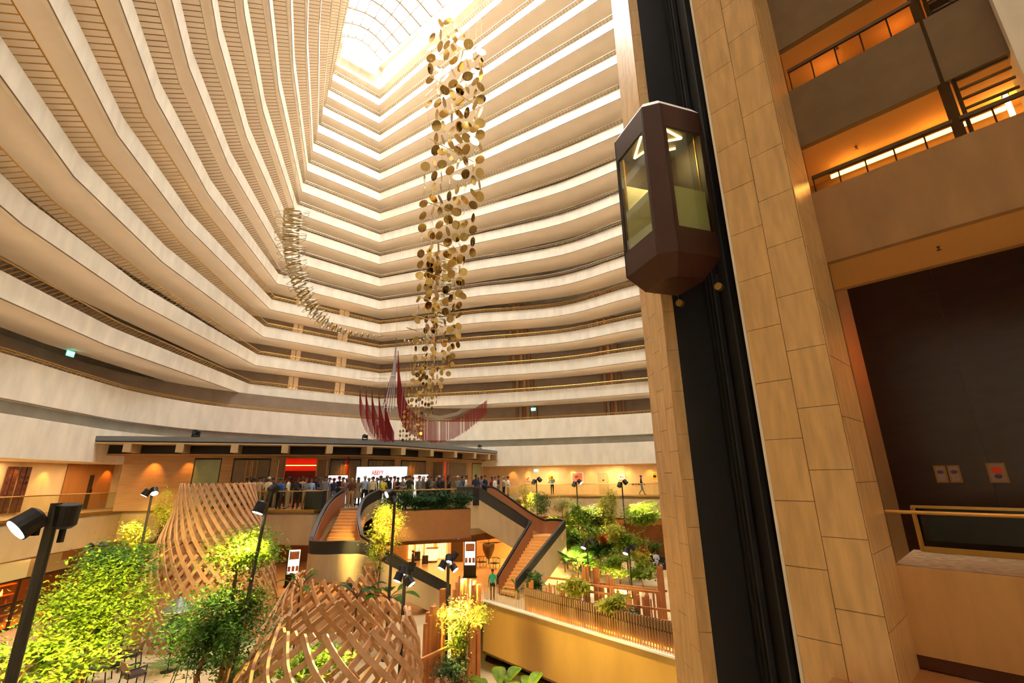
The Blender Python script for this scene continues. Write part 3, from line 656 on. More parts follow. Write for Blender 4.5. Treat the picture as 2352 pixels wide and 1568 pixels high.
def leaf_open(px, ang, label, flip=1, wd=1.1):
    p, d = on_path(WP, px); v = Vector((d.x * math.cos(ang) - d.y * math.sin(ang), d.x * math.sin(ang) + d.y * math.cos(ang))) * flip
    t = thing('open_door_leaf', label, 'door', (p.x, p.y, 0), kind='structure'); q = p + v * wd; n_ = Vector((-v.y, v.x)) * 0.05
    mk('leaf', G().prism([p, q, q + n_, p + n_], 0.02, 3.0), 'doorgrey', t)
    g = G()
    for u in (0.06, 0.94): r = p.lerp(q, u) + n_ * 0.5; g.box((r.x, r.y, 1.5), (0.08, 0.08, 2.9), math.atan2(v.y, v.x))
    for z in (0.9, 1.8): g.bar((*(p + n_ * 0.5), z), (*(q + n_ * 0.5), z), 0.07, 0.05)
    mk('gold_trim', g, 'fascia', t)
leaf_open(654, -1.9, 'open door leaf on the exit side of the red doorway')
leaf_open(727, -0.9, 'open door leaf on the screen side of the red doorway')
leaf_open(992, -1.3, 'open door leaf next to the narrow red opening')
leaf_open(1026, -0.3, 'wide door leaf folded beside the narrow red opening', 1, 2.4)
for px in (430, 660, 792, 950, 350):
    p, d = on_path(offset(WP, -0.35), px); q, _ = on_path(WP, px)
    if px != 660: lamp('door_downlight', 'SPOT', (p.x, p.y, 3.2), 70 if px > 400 else 130, (255, 170, 70), 0.04, (q.x, q.y, 0.6), 75, 0.8)
# ---------------------------------------------------------------- stairs
def ribbon(name, pts, th, m, parent, sm=False):
    # pts: (x, y, z_top, z_bottom) along the wall, th thick to the left of travel
    path = [(p[0], p[1]) for p in pts]; o = offset(path, th); g = G()
    g.strip([[(p[0], p[1], p[3]) for p in pts], [(p[0], p[1], p[2]) for p in pts], [(q[0], q[1], p[2]) for p, q in zip(pts, o)], [(q[0], q[1], p[3]) for p, q in zip(pts, o)]], close=True)
    for i in (0, len(pts) - 1):
        p, q = pts[i], o[i]; g.add([(p[0], p[1], p[3]), (p[0], p[1], p[2]), (q[0], q[1], p[2]), (q[0], q[1], p[3])], [(0, 1, 2, 3)])
    return mk(name, g, m, parent, sm)
mat('stepwood', (224, 164, 98), 0.5, var=0.08, scale=3)
mat('railgrey', (74, 72, 72), 0.35, 0.2)
mat('bronzein', (150, 96, 62), 0.5)
def parapet(t, pts, side, hdark=0.55, hcream=1.0, up=1.02, curved=True):
    P = smooth([(x, y, z) for x, y, z in pts], 5) if curved else pts
    ribbon('dark_panel', [(x, y, z + up, z + up - hdark) for x, y, z in P], side * 0.12, 'charcoal', t)
    i_ = offset([(p[0], p[1]) for p in P], side * 0.005)
    ribbon('cream_panel', [(q[0], q[1], p[2] + up - hdark, p[2] + up - hdark - hcream) for p, q in zip(P, i_)], side * 0.13, 'fascia', t)
    ribbon('cap_rail', [(q[0], q[1], p[2] + up + 0.05, p[2] + up) for p, q in zip(P, offset([(p[0], p[1]) for p in P], -side * 0.02))], side * 0.18, 'railgrey', t)
    ribbon('inner_lining', [(q[0], q[1], p[2] + up - 0.12, p[2] - 0.1) for p, q in zip(P, offset([(p[0], p[1]) for p in P], side * 0.15))], side * 0.04, 'bronzein', t)
def steps(t, a0, a1, b0, b1, z0, z1, n):
    # from edge a0-a1 at z0 down to edge b0-b1 at z1
    a0, a1, b0, b1 = (Vector(v) for v in (a0, a1, b0, b1))
    for i in range(n):
        z = z0 + (z1 - z0) * (i + 1) / n; f0, f1 = i / n, (i + 1.12) / n
        mk('step', G().prism([a0.lerp(b0, f0), a1.lerp(b1, f0), a1.lerp(b1, f1), a0.lerp(b0, f1)], z - 0.2, z), 'stepwood', t)
st = thing('staircase', 'curved stair with orange treads turning below the crowd', 'staircase', (-9.3, 27, -2.4))
steps(st, (-10.6, 29.75), (-8.9, 29.6), (-10.1, 25.3), (-8.1, 25.1), 0, -2.3, 15)
mk('landing', G().prism([(-10.3, 25.6), (-8.1, 25.6), (-7.3, 25.9), (-7.0, 25.1), (-8.0, 24.6), (-9.4, 24.5), (-10.2, 24.8)], -2.55, -2.3), 'stepwood', st)
parapet(st, [(-10.75, 30.2, 0.05), (-11.0, 28.8, -0.45), (-10.9, 27.3, -1.2), (-10.6, 25.6, -2.2), (-10.2, 24.7, -2.3), (-9.3, 24.35, -2.3), (-8.2, 24.45, -2.3), (-7.3, 25.0, -2.5), (-5.6, 27.1, -3.8), (-3.7, 29.4, -5.3)], 1, 0.55, 1.25)
parapet(st, [(-8.3, 30.2, 0.05), (-8.85, 28.9, -0.4), (-8.75, 27.6, -1.1), (-8.2, 26.4, -1.9), (-7.7, 26.0, -2.4), (-6.4, 27.8, -3.6), (-4.9, 30.2, -5.3)], -1, 0.55, 0.9)
steps(st, (-8.0, 25.9), (-7.2, 25.15), (-4.9, 30.0), (-3.9, 29.3), -2.3, -5.4, 18)
s2 = thing('staircase', 'dog-leg stair with bright orange treads beside the palms', 'staircase', (1, 33, GZ))
steps(s2, (-2.2, 31.9), (-1.3, 32.8), (1.1, 36.1), (2.0, 36.8), 0, -2.35, 14)
mk('landing', G().prism([(1.25, 35.8), (2.2, 36.9), (3.6, 36.2), (3.5, 34.9), (1.4, 35.4)], -2.6, -2.35), 'stepwood', s2)
steps(s2, (1.35, 35.7), (3.35, 35.0), (-1.05, 32.3), (0.0, 31.3), -2.35, -5.4, 17)
parapet(s2, [(-3.4, 29.45, 0.1), (-2.75, 30.4, 0.1), (-2.2, 31.2, 0.05), (-0.5, 33.5, -1.17), (1.2, 35.8, -2.4)], 1, 0.75, 1.7, curved=False)
parapet(s2, [(-1.9, 32.5, 0.1), (-1.3, 33.1, -0.05), (0.8, 35.6, -1.6), (2.1, 36.9, -2.35), (2.9, 36.7, -2.35), (3.5, 36.2, -2.35), (3.75, 35.4, -2.35)], -1, 0.55, 0.7)
parapet(s2, [(3.75, 35.4, -2.35), (1.95, 33.2, -3.87), (0.15, 31.0, -5.4)], -1, 0.5, 1.7, curved=False)
parapet(s2, [(1.2, 35.8, -2.4), (0.02, 34.15, -3.9), (-1.15, 32.5, -5.4)], 1, 0.5, 1.0, curved=False)
# lights below the mezzanine and along the galleries
for x, y, s_, e in ((-6.5, 37, 7, 300), (-12.5, 36, 6, 230), (-2.5, 42, 6, 220), (-22, 36, 5, 120), (-27.3, 24, 5, 90)):
    lamp('lobby_ceiling_light', 'AREA', (x, y, -2.1), e, (255, 188, 112), s_, (x, y, -5))
for x, y, e in ((3, 47.2, 45), (8, 45, 45), (13, 43, 45)):
    lamp('gallery_ceiling_light', 'AREA', (x, y, -2.1), e, (255, 190, 120), 4, (x, y, -5))
# ---------------------------------------------------------------- gallery details: pictures, signs, doors, scallop lights
GWP = offset(P0, 3.38)
mat('exitgreen', (70, 200, 170), emit=(120, 235, 205), es=1.0); mat('exitwhite', (255, 255, 255), emit=(255, 255, 255), es=1.5)
mat('yellow', (222, 196, 30), 0.7); mat('pink', (206, 140, 150), 0.7); mat('orangeart', (226, 120, 50), 0.7); mat('purpleart', (120, 70, 130), 0.7)
mat('panelred', (92, 48, 30), 0.6, var=0.4, scale=4); mat('doorwood', (178, 118, 62), 0.55, var=0.1, scale=2, st=(2, 2, 0.4))
def facing(path, px, py): p, d = on_path(path, px, py); return p, d, Vector((-d.y, d.x))
def zat(p, px, py): d = ray(px, py); return ZC + d.z * (p.y / d.y)
def plate(name, g_, m, t): return mk(name, g_, m, t)
def wallrect(path, x0, y0, x1, y1, th, out=0.0):
    a, d, _ = facing(path, x0, (y0 + y1) / 2); b, _, _ = facing(path, x1, (y0 + y1) / 2); n_ = Vector((-(b - a).y, (b - a).x)).normalized()
    m_ = a.lerp(b, 0.5); z1, z0 = zat(m_, (x0 + x1) / 2, y0), zat(m_, (x0 + x1) / 2, y1); s_ = -n_ * out
    return a + s_, b + s_, n_, z0, z1
def picture(x0, y0, x1, y1, label, base, marks):
    a, b, n_, z0, z1 = wallrect(GWP, x0, y0, x1, y1, 0.05, 0.02); t = thing('framed_picture', label, 'picture', (a.x, a.y, z0), group='pictures on the gallery wall')
    mk('frame', G().prism([a, b, b - n_ * 0.05, a - n_ * 0.05], z0, z1), 'white', t)
    i0, i1 = a.lerp(b, 0.1), a.lerp(b, 0.9); zz0, zz1 = z0 + (z1 - z0) * 0.1, z1 - (z1 - z0) * 0.1
    mk('print', G().prism([i0 - n_ * 0.05, i1 - n_ * 0.05, i1 - n_ * 0.06, i0 - n_ * 0.06], zz0, zz1), base, t)
    for u, v, r, m in marks:
        c = i0.lerp(i1, u) - n_ * 0.062; zc = zz0 + (zz1 - zz0) * v; d = (b - a).normalized(); g = G(); nn = 12
        vs_ = [(c.x + d.x * r * math.cos(2 * pi * k / nn), c.y + d.y * r * math.cos(2 * pi * k / nn), zc + r * 0.8 * math.sin(2 * pi * k / nn)) for k in range(nn)]
        g.add(vs_ + [(p[0] - n_.x * 0.006, p[1] - n_.y * 0.006, p[2]) for p in vs_], [tuple(range(nn, 2 * nn))] + [(k, (k + 1) % nn, nn + (k + 1) % nn, nn + k) for k in range(nn)])
        mk('motif', g, m, t)
picture(1208, 1092, 1218.5, 1104.5, 'small white picture with red and orange shapes on the gallery wall', 'white', [(0.35, 0.3, 0.14, 'orangeart'), (0.65, 0.65, 0.12, 'pink')])
picture(1257, 1088, 1273, 1107, 'bright yellow picture behind the person with raised hand', 'yellow', [(0.5, 0.45, 0.2, 'orangeart')])
picture(1312.5, 1084, 1340.5, 1109, 'large pink picture with a round face-like motif', 'pink', [(0.4, 0.6, 0.18, 'purpleart'), (0.62, 0.6, 0.18, 'orangeart'), (0.5, 0.36, 0.2, 'orangeart'), (0.5, 0.4, 0.1, 'yellow')])
picture(1420, 1088, 1436, 1101.5, 'small pale picture above the wall sockets', 'white', [(0.3, 0.5, 0.08, 'purpleart'), (0.65, 0.4, 0.09, 'pink')])
picture(1498.5, 1083, 1510, 1106, 'yellow picture cut off by the stone pier', 'yellow', [(0.5, 0.55, 0.16, 'charcoal')])
a, b, n_, z0, z1 = wallrect(GWP, 1376, 1086, 1398, 1137, 0.05, 0.01)
t = thing('door_5', 'pale flush door between two pictures on the gallery', 'door', (a.x, a.y, 0), kind='structure')
mk('leaf', G().prism([a, b, b - n_ * 0.05, a - n_ * 0.05], 0, z1), 'fascia', t)
c = a.lerp(b, 0.5); mk('door_plate', G().box((c.x, c.y - 0.07, 1.35), (0.3, 0.03, 0.1), 0.3), 'black', t)
for i, px in enumerate((1453, 1460, 1467)):
    p, d, n_ = facing(GWP, px, 1111); z = zat(p, px, 1111)
    tag(mk('wall_socket', G().box((p.x, p.y - 0.05, z), (0.16 if i != 1 else 0.08, 0.08, 0.13), 0.25).box((p.x, p.y - 0.1, z), (0.08, 0.03, 0.06), 0.25), 'black'), ['black wall box nearest the pale picture', 'smallest of three black wall boxes', 'black wall box beside the walking person'][i], 'wall box', None, None)
def meshtext(o, parent):
    bpy.context.view_layer.update(); me = bpy.data.meshes.new_from_object(o.evaluated_get(bpy.context.evaluated_depsgraph_get())); cu = o.data
    n = bpy.data.objects.new('lettering', me); n.location = o.location; n.rotation_euler = o.rotation_euler; n.scale = o.scale; C.objects.link(n)
    bpy.data.objects.remove(o); bpy.data.curves.remove(cu); put(n, parent); return n
def exitsign(path, x0, y0, x1, y1, label, out=0.05):
    a, b, n_, z0, z1 = wallrect(path, x0, y0, x1, y1, 0.05, out); t = thing('exit_sign', label, 'sign', (a.x, a.y, z0))
    mk('lit_panel', G().prism([a, b, b - n_ * 0.06, a - n_ * 0.06], z0, z1), 'exitgreen', t)
    tx = bpy.data.curves.new('lettering', 'FONT'); tx.body = 'EXIT'; tx.align_x = 'CENTER'; tx.align_y = 'CENTER'; tx.size = (z1 - z0) * 0.8; tx.materials.append(MATS['exitwhite'])
    o = bpy.data.objects.new('lettering', tx); C.objects.link(o); c = a.lerp(b, 0.5) - n_ * 0.065; o.location = (c.x, c.y, (z0 + z1) / 2)
    d = b - a; o.rotation_euler = (pi / 2, 0, math.atan2(d.y, d.x)); meshtext(o, t)
exitsign(GWP, 1227, 1077.5, 1236.5, 1083.5, 'small green exit sign above the gallery pictures')
exitsign(GWP, 183, 1068, 203, 1077, 'green exit sign over the recessed timber door')
def tsign(k, x0, y0, x1, y1, label):
    path = TIERS[k][2]; exitsign(path, x0, y0, x1, y1, label, 0.3)
tsign(1, 139, 806, 157, 818, 'glowing exit sign in the corridor of the second balcony')
tsign(0, 1222, 937, 1232, 944, 'glowing exit sign in the lowest balcony corridor')
# timber recess and door, carved screens on the exit-side gallery
a, b, n_, z0, z1 = wallrect(GWP, 145, 1058, 252, 1165, 0.05, 0.03)
rc = thing('wall_9', 'orange timber lining around the exit door', 'wall', (a.x, a.y, 0), kind='structure')
mk('lining', G().prism([a, b, b - n_ * 0.04, a - n_ * 0.04], 0, 2.8), 'doorwood', rc)
a, b, n_, z0, z1 = wallrect(GWP, 160, 1091, 208, 1165, 0.05, 0.08)
t = thing('door_6', 'orange timber door below the exit sign', 'door', (a.x, a.y, 0), kind='structure')
mk('leaf', G().prism([a, b, b - n_ * 0.05, a - n_ * 0.05], 0, 2.15), 'doorwood', t)
c = a.lerp(b, 0.92) - n_ * 0.08; mk('handle', G().bar((c.x, c.y, 1.0), (c.x, c.y, 1.25), 0.05), 'black', t)
c = a.lerp(b, 0.82) - n_ * 0.055; mk('dark_strip', G().box((c.x, c.y, 1.08), (0.3, 0.02, 2.1), math.atan2((b - a).y, (b - a).x)), 'bronze', t)
for i, (x0, x1) in enumerate(((2, 13), (16, 27), (33, 43), (46, 56))):
    a, b, n_, z0, z1 = wallrect(GWP, x0, 1073, x1, 1172, 0.05, 0.05)
    t = thing('carved_panel', f'{["first", "second", "third", "fourth"][i]} tall carved brown panel counted from the picture edge', 'panel', (a.x, a.y, 0.1), group='carved panels on the gallery wall')
    mk('board', G().prism([a, b, b - n_ * 0.06, a - n_ * 0.06], 0.1, 2.55), 'panelred', t)
    g = G(); L = 8
    for k in range(L): c = a.lerp(b, 0.5) - n_ * 0.07; g.box((c.x, c.y, 0.3 + k * 0.28), (0.12, 0.03, 0.14), 0.8 + k)
    mk('relief', g, 'panelred', t)
for px, py, e in ((30, 1075, 60), (106, 1075, 60), (1178, 1090, 50), (1214, 1092, 60), (1267, 1090, 70), (1316, 1090, 75), (1357, 1090, 45), (1402, 1090, 75), (1446, 1090, 45), (1493, 1088, 75), (245, 1080, 60)):
    p, d, n_ = facing(GWP, px, py); q = p - n_ * 0.42
    lamp('gallery_downlight', 'SPOT', (q.x, q.y, 2.76), e, (255, 170, 75), 0.04, (*(p - n_ * 0.05), 0.6), 74, 0.7)
for x, y, e, s_ in ((3, 46.9, 170, 3), (9, 45.0, 170, 3), (15, 42.0, 120, 3), (-25.7, 24, 130, 3), (-25.5, 29, 90, 2.5), (-25, 18, 90, 3)):
    lamp('gallery_ceiling_light', 'AREA', (x, y, 2.75), e, (255, 214, 156), s_, (x, y, 0))
# stage lights standing on the pavilion roof
for i, px in enumerate((450, 838, 1102)):
    p, d = on_path(offset(RPp, 0.5), px, 1000 + (i > 0) * 12 + (i > 1) * 14); s_ = 0.8 if i else 1.0
    t = thing('stage_light', ['larger black stage light on the pavilion roof', 'black stage light on the roof left of the red threads', 'black stage light near the end of the pavilion roof'][i], 'stage light', (p.x, p.y, 4.28))
    mk('base', G().box((p.x, p.y, 4.33), (0.36 * s_, 0.3 * s_, 0.1)), 'black', t)
    for e_ in (-0.2, 0.2): mk('yoke_arm', G().box((p.x + e_ * s_, p.y, 4.5), (0.05, 0.12, 0.34)), 'black', t)
    mk('head', G().tube([(p.x, p.y + 0.2, 4.55), (p.x, p.y - 0.05, 4.58), (p.x, p.y - 0.2, 4.6)], [0.12 * s_, 0.17 * s_, 0.15 * s_], 12), 'black', t)
    mk('lens', G().tube([(p.x, p.y - 0.2, 4.6), (p.x, p.y - 0.215, 4.6)], 0.12 * s_, 12), 'shaftgrey', t)
# corridor alcoves and door recesses on the low tiers
mat('alcovewood', (122, 86, 58), 0.6); mat('alcovewood2', (152, 112, 74), 0.6); mat('alcovelit', (226, 206, 180), 0.7); mat('wallgrey', (128, 110, 92), 0.7); mat('glowdot', (255, 210, 140), emit=(255, 190, 100), es=8)
def alcove(k, px, py, wpx, mts, lit):
    t, path, bk = TIERS[k]; a, _ = on_path(bk, px, py); b, _ = on_path(bk, px + wpx, py); d = (b - a).normalized(); n_ = Vector((-d.y, d.x)); z0 = (5.35 if k == 0 else zt(k)) + 0.25; z1 = zt(k + 1)
    for i, m in enumerate(mts):
        p, q = a.lerp(b, i / len(mts) + 0.02), a.lerp(b, (i + 1) / len(mts) - 0.02)
        mk('door_recess', G().prism([p, q, q - n_ * (0.3 if i % 2 else 0.12), p - n_ * (0.3 if i % 2 else 0.12)], z0, z1 - 0.02), m, t)
    if lit:
        c = a.lerp(b, 0.5) - n_ * 0.45; mk('wall_lamp', G().lathe([(0.05, -0.08), (0.14, -0.06), (0.12, 0.05), (0.03, 0.08)], 8, (c.x, c.y, z0 + 1.15)), 'glowdot', t)
for k, y in ((0, 940), (1, 885), (2, 822), (3, 760), (4, 700)):
    for px in (1178, 1380):
        alcove(k, px + (4 - k) * 8 - 26, y, 52, ['alcovewood', 'wallgrey', 'alcovewood', 'alcovewood2', 'wallgrey', 'alcovewood'], True)
for k, y in ((1, 880), (2, 815), (3, 752), (4, 700)):
    for px in (655 + k * 6, 765 + k * 4):
        alcove(k, px, y, 22, ['alcovelit', 'alcovelit'], True)
# ---------------------------------------------------------------- screens on the mezzanine
mat('screenwhite', (250, 250, 252), emit=(248, 246, 250), es=0.5); mat('textred', (200, 30, 45), 0.8, emit=(200, 20, 40), es=0.25); mat('textgrey', (205, 205, 210), 0.8, emit=(215, 215, 220), es=0.3); mat('textdark', (40, 40, 50), 0.8)
def txt(body, size, loc, rz, m, parent, sx=0.62, al='LEFT'):
    c = bpy.data.curves.new('lettering', 'FONT'); c.body = body; c.size = size; c.align_x = al; c.align_y = 'CENTER'; c.materials.append(MATS[m]); c.offset = size * 0.02
    o = bpy.data.objects.new('lettering', c); C.objects.link(o); o.location = loc; o.rotation_euler = (pi / 2, 0, rz); o.scale = (sx, 1, 1); return meshtext(o, parent)
def screen(pxc, Y, wd, ztop, label, s, rz=0.12):
    p = at(pxc, 1090, Y); t = thing('display_screen', label, 'screen', (p.x, p.y, 0), group='event screens')
    cs, sn = math.cos(rz), math.sin(rz)
    def L(u, v): return (p.x + u * cs - v * sn, p.y + u * sn + v * cs)
    mk('panel', G().prism([L(-wd / 2, 0), L(wd / 2, 0), L(wd / 2, 0.06), L(-wd / 2, 0.06)], 0.12, ztop), 'screenwhite', t)
    mk('back_frame', G().prism([L(-wd / 2 - 0.02, 0.065), L(wd / 2 + 0.02, 0.065), L(wd / 2 + 0.02, 0.14), L(-wd / 2 - 0.02, 0.14)], 0.1, ztop + 0.02), 'charcoal', t)
    mk('foot', G().box((p.x, p.y + 0.1, 0.06), (wd * 0.8, 0.5, 0.12), rz), 'charcoal', t)
    q = L(-0.68 * s, -0.012); txt('ABBYY', 0.42 * s, (*q, ztop - 0.42 * s), rz, 'textred', t)
    q = L(0.28 * s, -0.012); txt('AI', 0.42 * s, (*q, ztop - 0.42 * s), rz, 'textgrey', t)
    q = L(-0.7 * s, -0.012); txt('SUMMIT', 0.42 * s, (*q, ztop - 0.86 * s), rz, 'textdark', t, 0.82)
screen(877, 32.6, 3.4, 2.5, 'large white event screen with red lettering behind the crowd', 1.0)
screen(777, 32.0, 1.25, 1.95, 'small white event screen near the head of the curved stair', 0.62)
screen(967, 33.0, 1.0, 1.95, 'small white event screen behind the planter hedge', 0.55)
# ---------------------------------------------------------------- lobby: lit wall, totems, furniture
mat('shoji', (255, 226, 160), 0.7, emit=(255, 205, 120), es=1.6); mat('totemimg', (150, 110, 96), 0.6, var=0.6, scale=14); mat('totemblue', (170, 205, 220), 0.6, emit=(170, 205, 220), es=0.8)
lw = thing('wall_10', 'orange lobby wall with glowing cream panels', 'wall', (-6, 46, GZ), kind='structure')
mat('lobbywall', (222, 176, 116), 0.6, var=0.06)
LP = [on(880, 1283, GZ), on(1180, 1283, GZ)]; la, lb = Vector((-13.5, 45.5)), Vector((0.3, 45.5))
mk('wall_panel', G().prism([la, lb, lb + Vector((0, 0.2)), la + Vector((0, 0.2))], GZ, -1.8), 'lobbywall', lw)
for x0, x1 in ((938, 950), (955, 972), (976, 996), (1004, 1026), (1030, 1034)):
    a, b = at(x0, 1260, 45.4), at(x1, 1260, 45.4)
    mk('glowing_panel', G().prism([(a.x, 45.35), (b.x, 45.35), (b.x, 45.45), (a.x, 45.45)], GZ + 0.1, -2.5), 'shoji', lw)
    g = G()
    for u in range(5): x = a.x + (b.x - a.x) * u / 4; g.box((x, 45.33, GZ + 1.45), (0.03, 0.03, 2.8))
    mk('lattice_bars', g, 'doorwood', lw)
a, b = at(1036, 1260, 44), at(1064, 1260, 44)
mk('dark_portal', G().box(((a.x + b.x) / 2, 44.6, GZ + 1.6), (b.x - a.x, 1.2, 3.2)), 'bronze', lw)
a, b = at(1066, 1260, 40.5), at(1092, 1260, 40.5)
struct('column_1', G().box(((a.x + b.x) / 2, 40.6, (GZ - 1.8) / 2), (1.0, 1.0, -1.8 - GZ)), 'lobbywall', 'square orange column behind the totem screen', 'column')
def totem(px, py, h, wd, label, rz, lean=0.0):
    p = on(px, py, GZ); t = thing('totem_display', label, 'display', (p.x, p.y, GZ), group='lobby totem displays'); cs, sn = math.cos(rz), math.sin(rz)
    mk('case', G().box((p.x, p.y, GZ + h / 2), (wd, 0.16, h), rz), 'black', t)
    def pl(u, z, w_, hh, m, n='screen', o=-0.085): mk(n, G().box((p.x + u * cs - o * sn, p.y + u * sn + o * cs, GZ + z), (w_, 0.012, hh), rz), m, t)
    pl(0, h * 0.64, wd * 0.86, h * 0.62, 'screenwhite'); pl(0, h * 0.8, wd * 0.72, h * 0.2, 'totemimg', 'picture_area', -0.093); pl(0, h * 0.66, wd * 0.72, h * 0.05, 'totemblue', 'caption_band', -0.093)
    for k in range(3): pl((-0.3 + k * 0.3) * wd, h * 0.46, wd * 0.2, h * 0.13, 'totemimg', 'text_block', -0.093)
    mk('plinth', G().box((p.x, p.y, GZ + 0.04), (wd * 1.1, 0.5, 0.08), rz), 'black', t)
totem(1079, 1326, 2.6, 0.92, 'tall totem display in front of the orange column', 0.0)
totem(668, 1347, 2.5, 0.85, 'narrow totem display beside the tall lattice pod', 0.5)
# ---------------------------------------------------------------- timber lattice pods
mat('podwood', (202, 156, 110), 0.6, var=0.15, scale=2.5); mat('podwood2', (210, 156, 102), 0.6, var=0.15, scale=2.5)
def pod(c, prof, nA, twist, sec, label, m, phase=0.0, shift=(0, 0), group='timber lattice pods', cut=1.0):
    # prof: (height above floor, radius); each lath is one bent piece, two opposed families
    t = thing('lattice_pod', label, 'lattice pod', (c[0], c[1], GZ), group=group)
    hs = [p[0] for p in prof]; Hh = hs[-1]; NS = 14
    def rad(h):
        for (h0, r0), (h1, r1) in zip(prof, prof[1:]):
            if h <= h1 + 1e-6: f = (h - h0) / (h1 - h0); f = f * f * (3 - 2 * f) * 0.4 + f * 0.6; return r0 + (r1 - r0) * f
        return prof[-1][1]
    for fam in (0, 1):
        for i in range(nA):
            a0 = phase + 2 * pi * (i + fam * 0.5) / nA; tw = twist * (1 if fam else -1); pts = []
            for k in range(NS + 1):
                f = k / NS * (cut if fam else 1.0); h = Hh * f; a = a0 + tw * (f ** 1.15); r = rad(h) - fam * sec[1] * 1.05
                pts.append((Vector((c[0] + shift[0] * f + r * math.cos(a), c[1] + shift[1] * f + r * math.sin(a), GZ + h)), Vector((math.cos(a), math.sin(a), 0))))
            g = G(); rows = []
            for k, (p, n_) in enumerate(pts):
                d = (pts[min(k + 1, NS)][0] - pts[max(k - 1, 0)][0]).normalized(); s_ = d.cross(n_).normalized() * sec[0] / 2; nn = s_.cross(d).normalized() * sec[1] / 2
                rows.append([p - s_ - nn, p + s_ - nn, p + s_ + nn, p - s_ + nn])
            vs_ = [q for r_ in rows for q in r_]; fs_ = [(k * 4 + j, k * 4 + (j + 1) % 4, (k + 1) * 4 + (j + 1) % 4, (k + 1) * 4 + j) for k in range(NS) for j in range(4)] + [(3, 2, 1, 0), tuple(NS * 4 + j for j in range(4))]
            g.add(vs_, fs_); mk('lath', g, m, t)
    return t
pod((-15.0, 25.3), [(0, 2.95), (1.2, 3.0), (2.6, 2.85), (4.2, 2.4), (5.6, 1.9), (6.95, 1.68)], 34, 1.85, (0.15, 0.06), 'tallest timber lattice pod, rising to the mezzanine', 'podwood', 0.1, (-0.65, 0.0), cut=0.55)
c3 = on(795, 1412, -2.45); c2 = on(770, 1322, -2.6)
pod((c2.x - 0.4, c2.y), [(0, 2.7), (0.9, 2.55), (1.9, 2.15), (2.95, 1.72)], 20, 1.2, (0.13, 0.07), 'low timber lattice pod behind the nearest one', 'podwood2', 0.0, (0.4, 0.0))
pod((c3.x - 0.55, c3.y), [(0, 3.0), (1.0, 2.85), (2.0, 2.5), (2.95, 2.0)], 20, 1.25, (0.15, 0.09), 'nearest broad timber lattice pod at the lower edge', 'podwood', 0.05, (0.55, 0.0))
# ---------------------------------------------------------------- timber slat screens
mat('slat', (212, 136, 78), 0.55, var=0.18, scale=2.0)
def slatscreen(a, b, n, z0, tops, wd, label, rails, dep=0.5, seed=1):
    rr = random.Random(seed); a = Vector(a[:2]); b = Vector(b[:2]); d = (b - a).normalized(); n_ = Vector((-d.y, d.x)); rz = math.atan2(d.y, d.x)
    t = thing('slat_screen', label, 'slat screen', (a.x, a.y, z0))
    for i in range(n):
        f = (i + 0.5) / n; j = f * (len(tops) - 1); k = int(j); zt_ = tops[k] + (tops[min(k + 1, len(tops) - 1)] - tops[k]) * (j - k) if False else tops[int(round(j))]
        p = a.lerp(b, f) + n_ * rr.uniform(-dep, dep); z1 = zt_ + rr.uniform(-0.25, 0.15)
        w_ = wd * rr.choice((0.7, 1.0, 1.0, 1.6))
        zb_ = GZ if p.x < -2.5 else z0
        mk('slat', G().box((p.x, p.y, (zb_ + z1) / 2), (w_, w_ * 0.8, z1 - zb_), rz + rr.uniform(-0.05, 0.05)), 'slat', t)
    for f0, f1, z, o in rails:
        p, q = a.lerp(b, f0) - n_ * o, a.lerp(b, f1) - n_ * o
        mk('rail', G().bar((p.x, p.y, z), (q.x, q.y, z + 0.05), 0.1, 0.1), 'slat', t)
    return t
pa, pb = on(1212, 1392, GZ), on(1575, 1452, GZ)
slatscreen(pa, pb, 88, GZ, [-4.1, -4.6, -4.2, -4.3, -3.6, -2.9, -3.6, -4.0, -3.7, -3.9, -2.6, -2.3], 0.085, 'long open timber slat screen above the lit fence', [(0.05, 0.3, -4.75, 0.6), (0.35, 0.62, -4.1, 0.6), (0.45, 0.9, -3.75, 0.6), (0.55, 0.98, -4.45, 0.65), (0.3, 0.45, -4.9, 0.6), (0.7, 1.0, -4.9, 0.7), (0.1, 0.9, -3.9, -0.6)], 0.55, 3)
qa, qb = at(938, 1500, 18.2), at(1112, 1500, 21.5)
slatscreen((qa.x, qa.y), (qb.x, qb.y), 20, -9.0, [-3.4, -3.2, -2.9, -2.9, -3.4, -2.3, -2.1, -2.1, -2.4, -2.6, -2.5], 0.13, 'tall dense timber slat screen next to the nearest pod', [(0.0, 0.5, -4.2, 0.6), (0.1, 0.62, -4.9, 0.6), (0.35, 0.7, -5.6, 0.7), (0.4, 0.75, -3.4, 0.5), (0.1, 0.55, -7.0, 0.6), (0.62, 1.0, -6.2, 0.8)], 0.35, 5)
# ---------------------------------------------------------------- lit fence on the retaining wall
mat('fencebar', (190, 152, 104), 0.5, 0.1); mat('fenceglow', (255, 190, 80), emit=(255, 170, 60), es=9); mat('fencegrey', (150, 136, 116), 0.5)
fn = thing('lit_fence', 'slatted metal fence glowing amber along the retaining wall', 'fence', (wa.x, wa.y, GZ + 0.06))
g = G(); Lw = (wb - wa).length; s_ = 0.1
while s_ < Lw * 0.8:
    p = wa + wd_ * s_ - wn * 0.05; g.box((p.x, p.y, GZ + 0.06 + 0.42), (0.03, 0.03, 0.84)); s_ += 0.13
stuff(mk('thin_bars', g, 'fencebar', fn))
g = G(); s_ = Lw * 0.16
while s_ < Lw * 0.8:
    p = wa + wd_ * s_ - wn * 0.3; g.box((p.x, p.y, GZ + 0.62), (0.06, 0.1, 1.12), math.atan2(wd_.y, wd_.x)); s_ += 0.15
stuff(mk('slats', g, 'fencebar', fn))
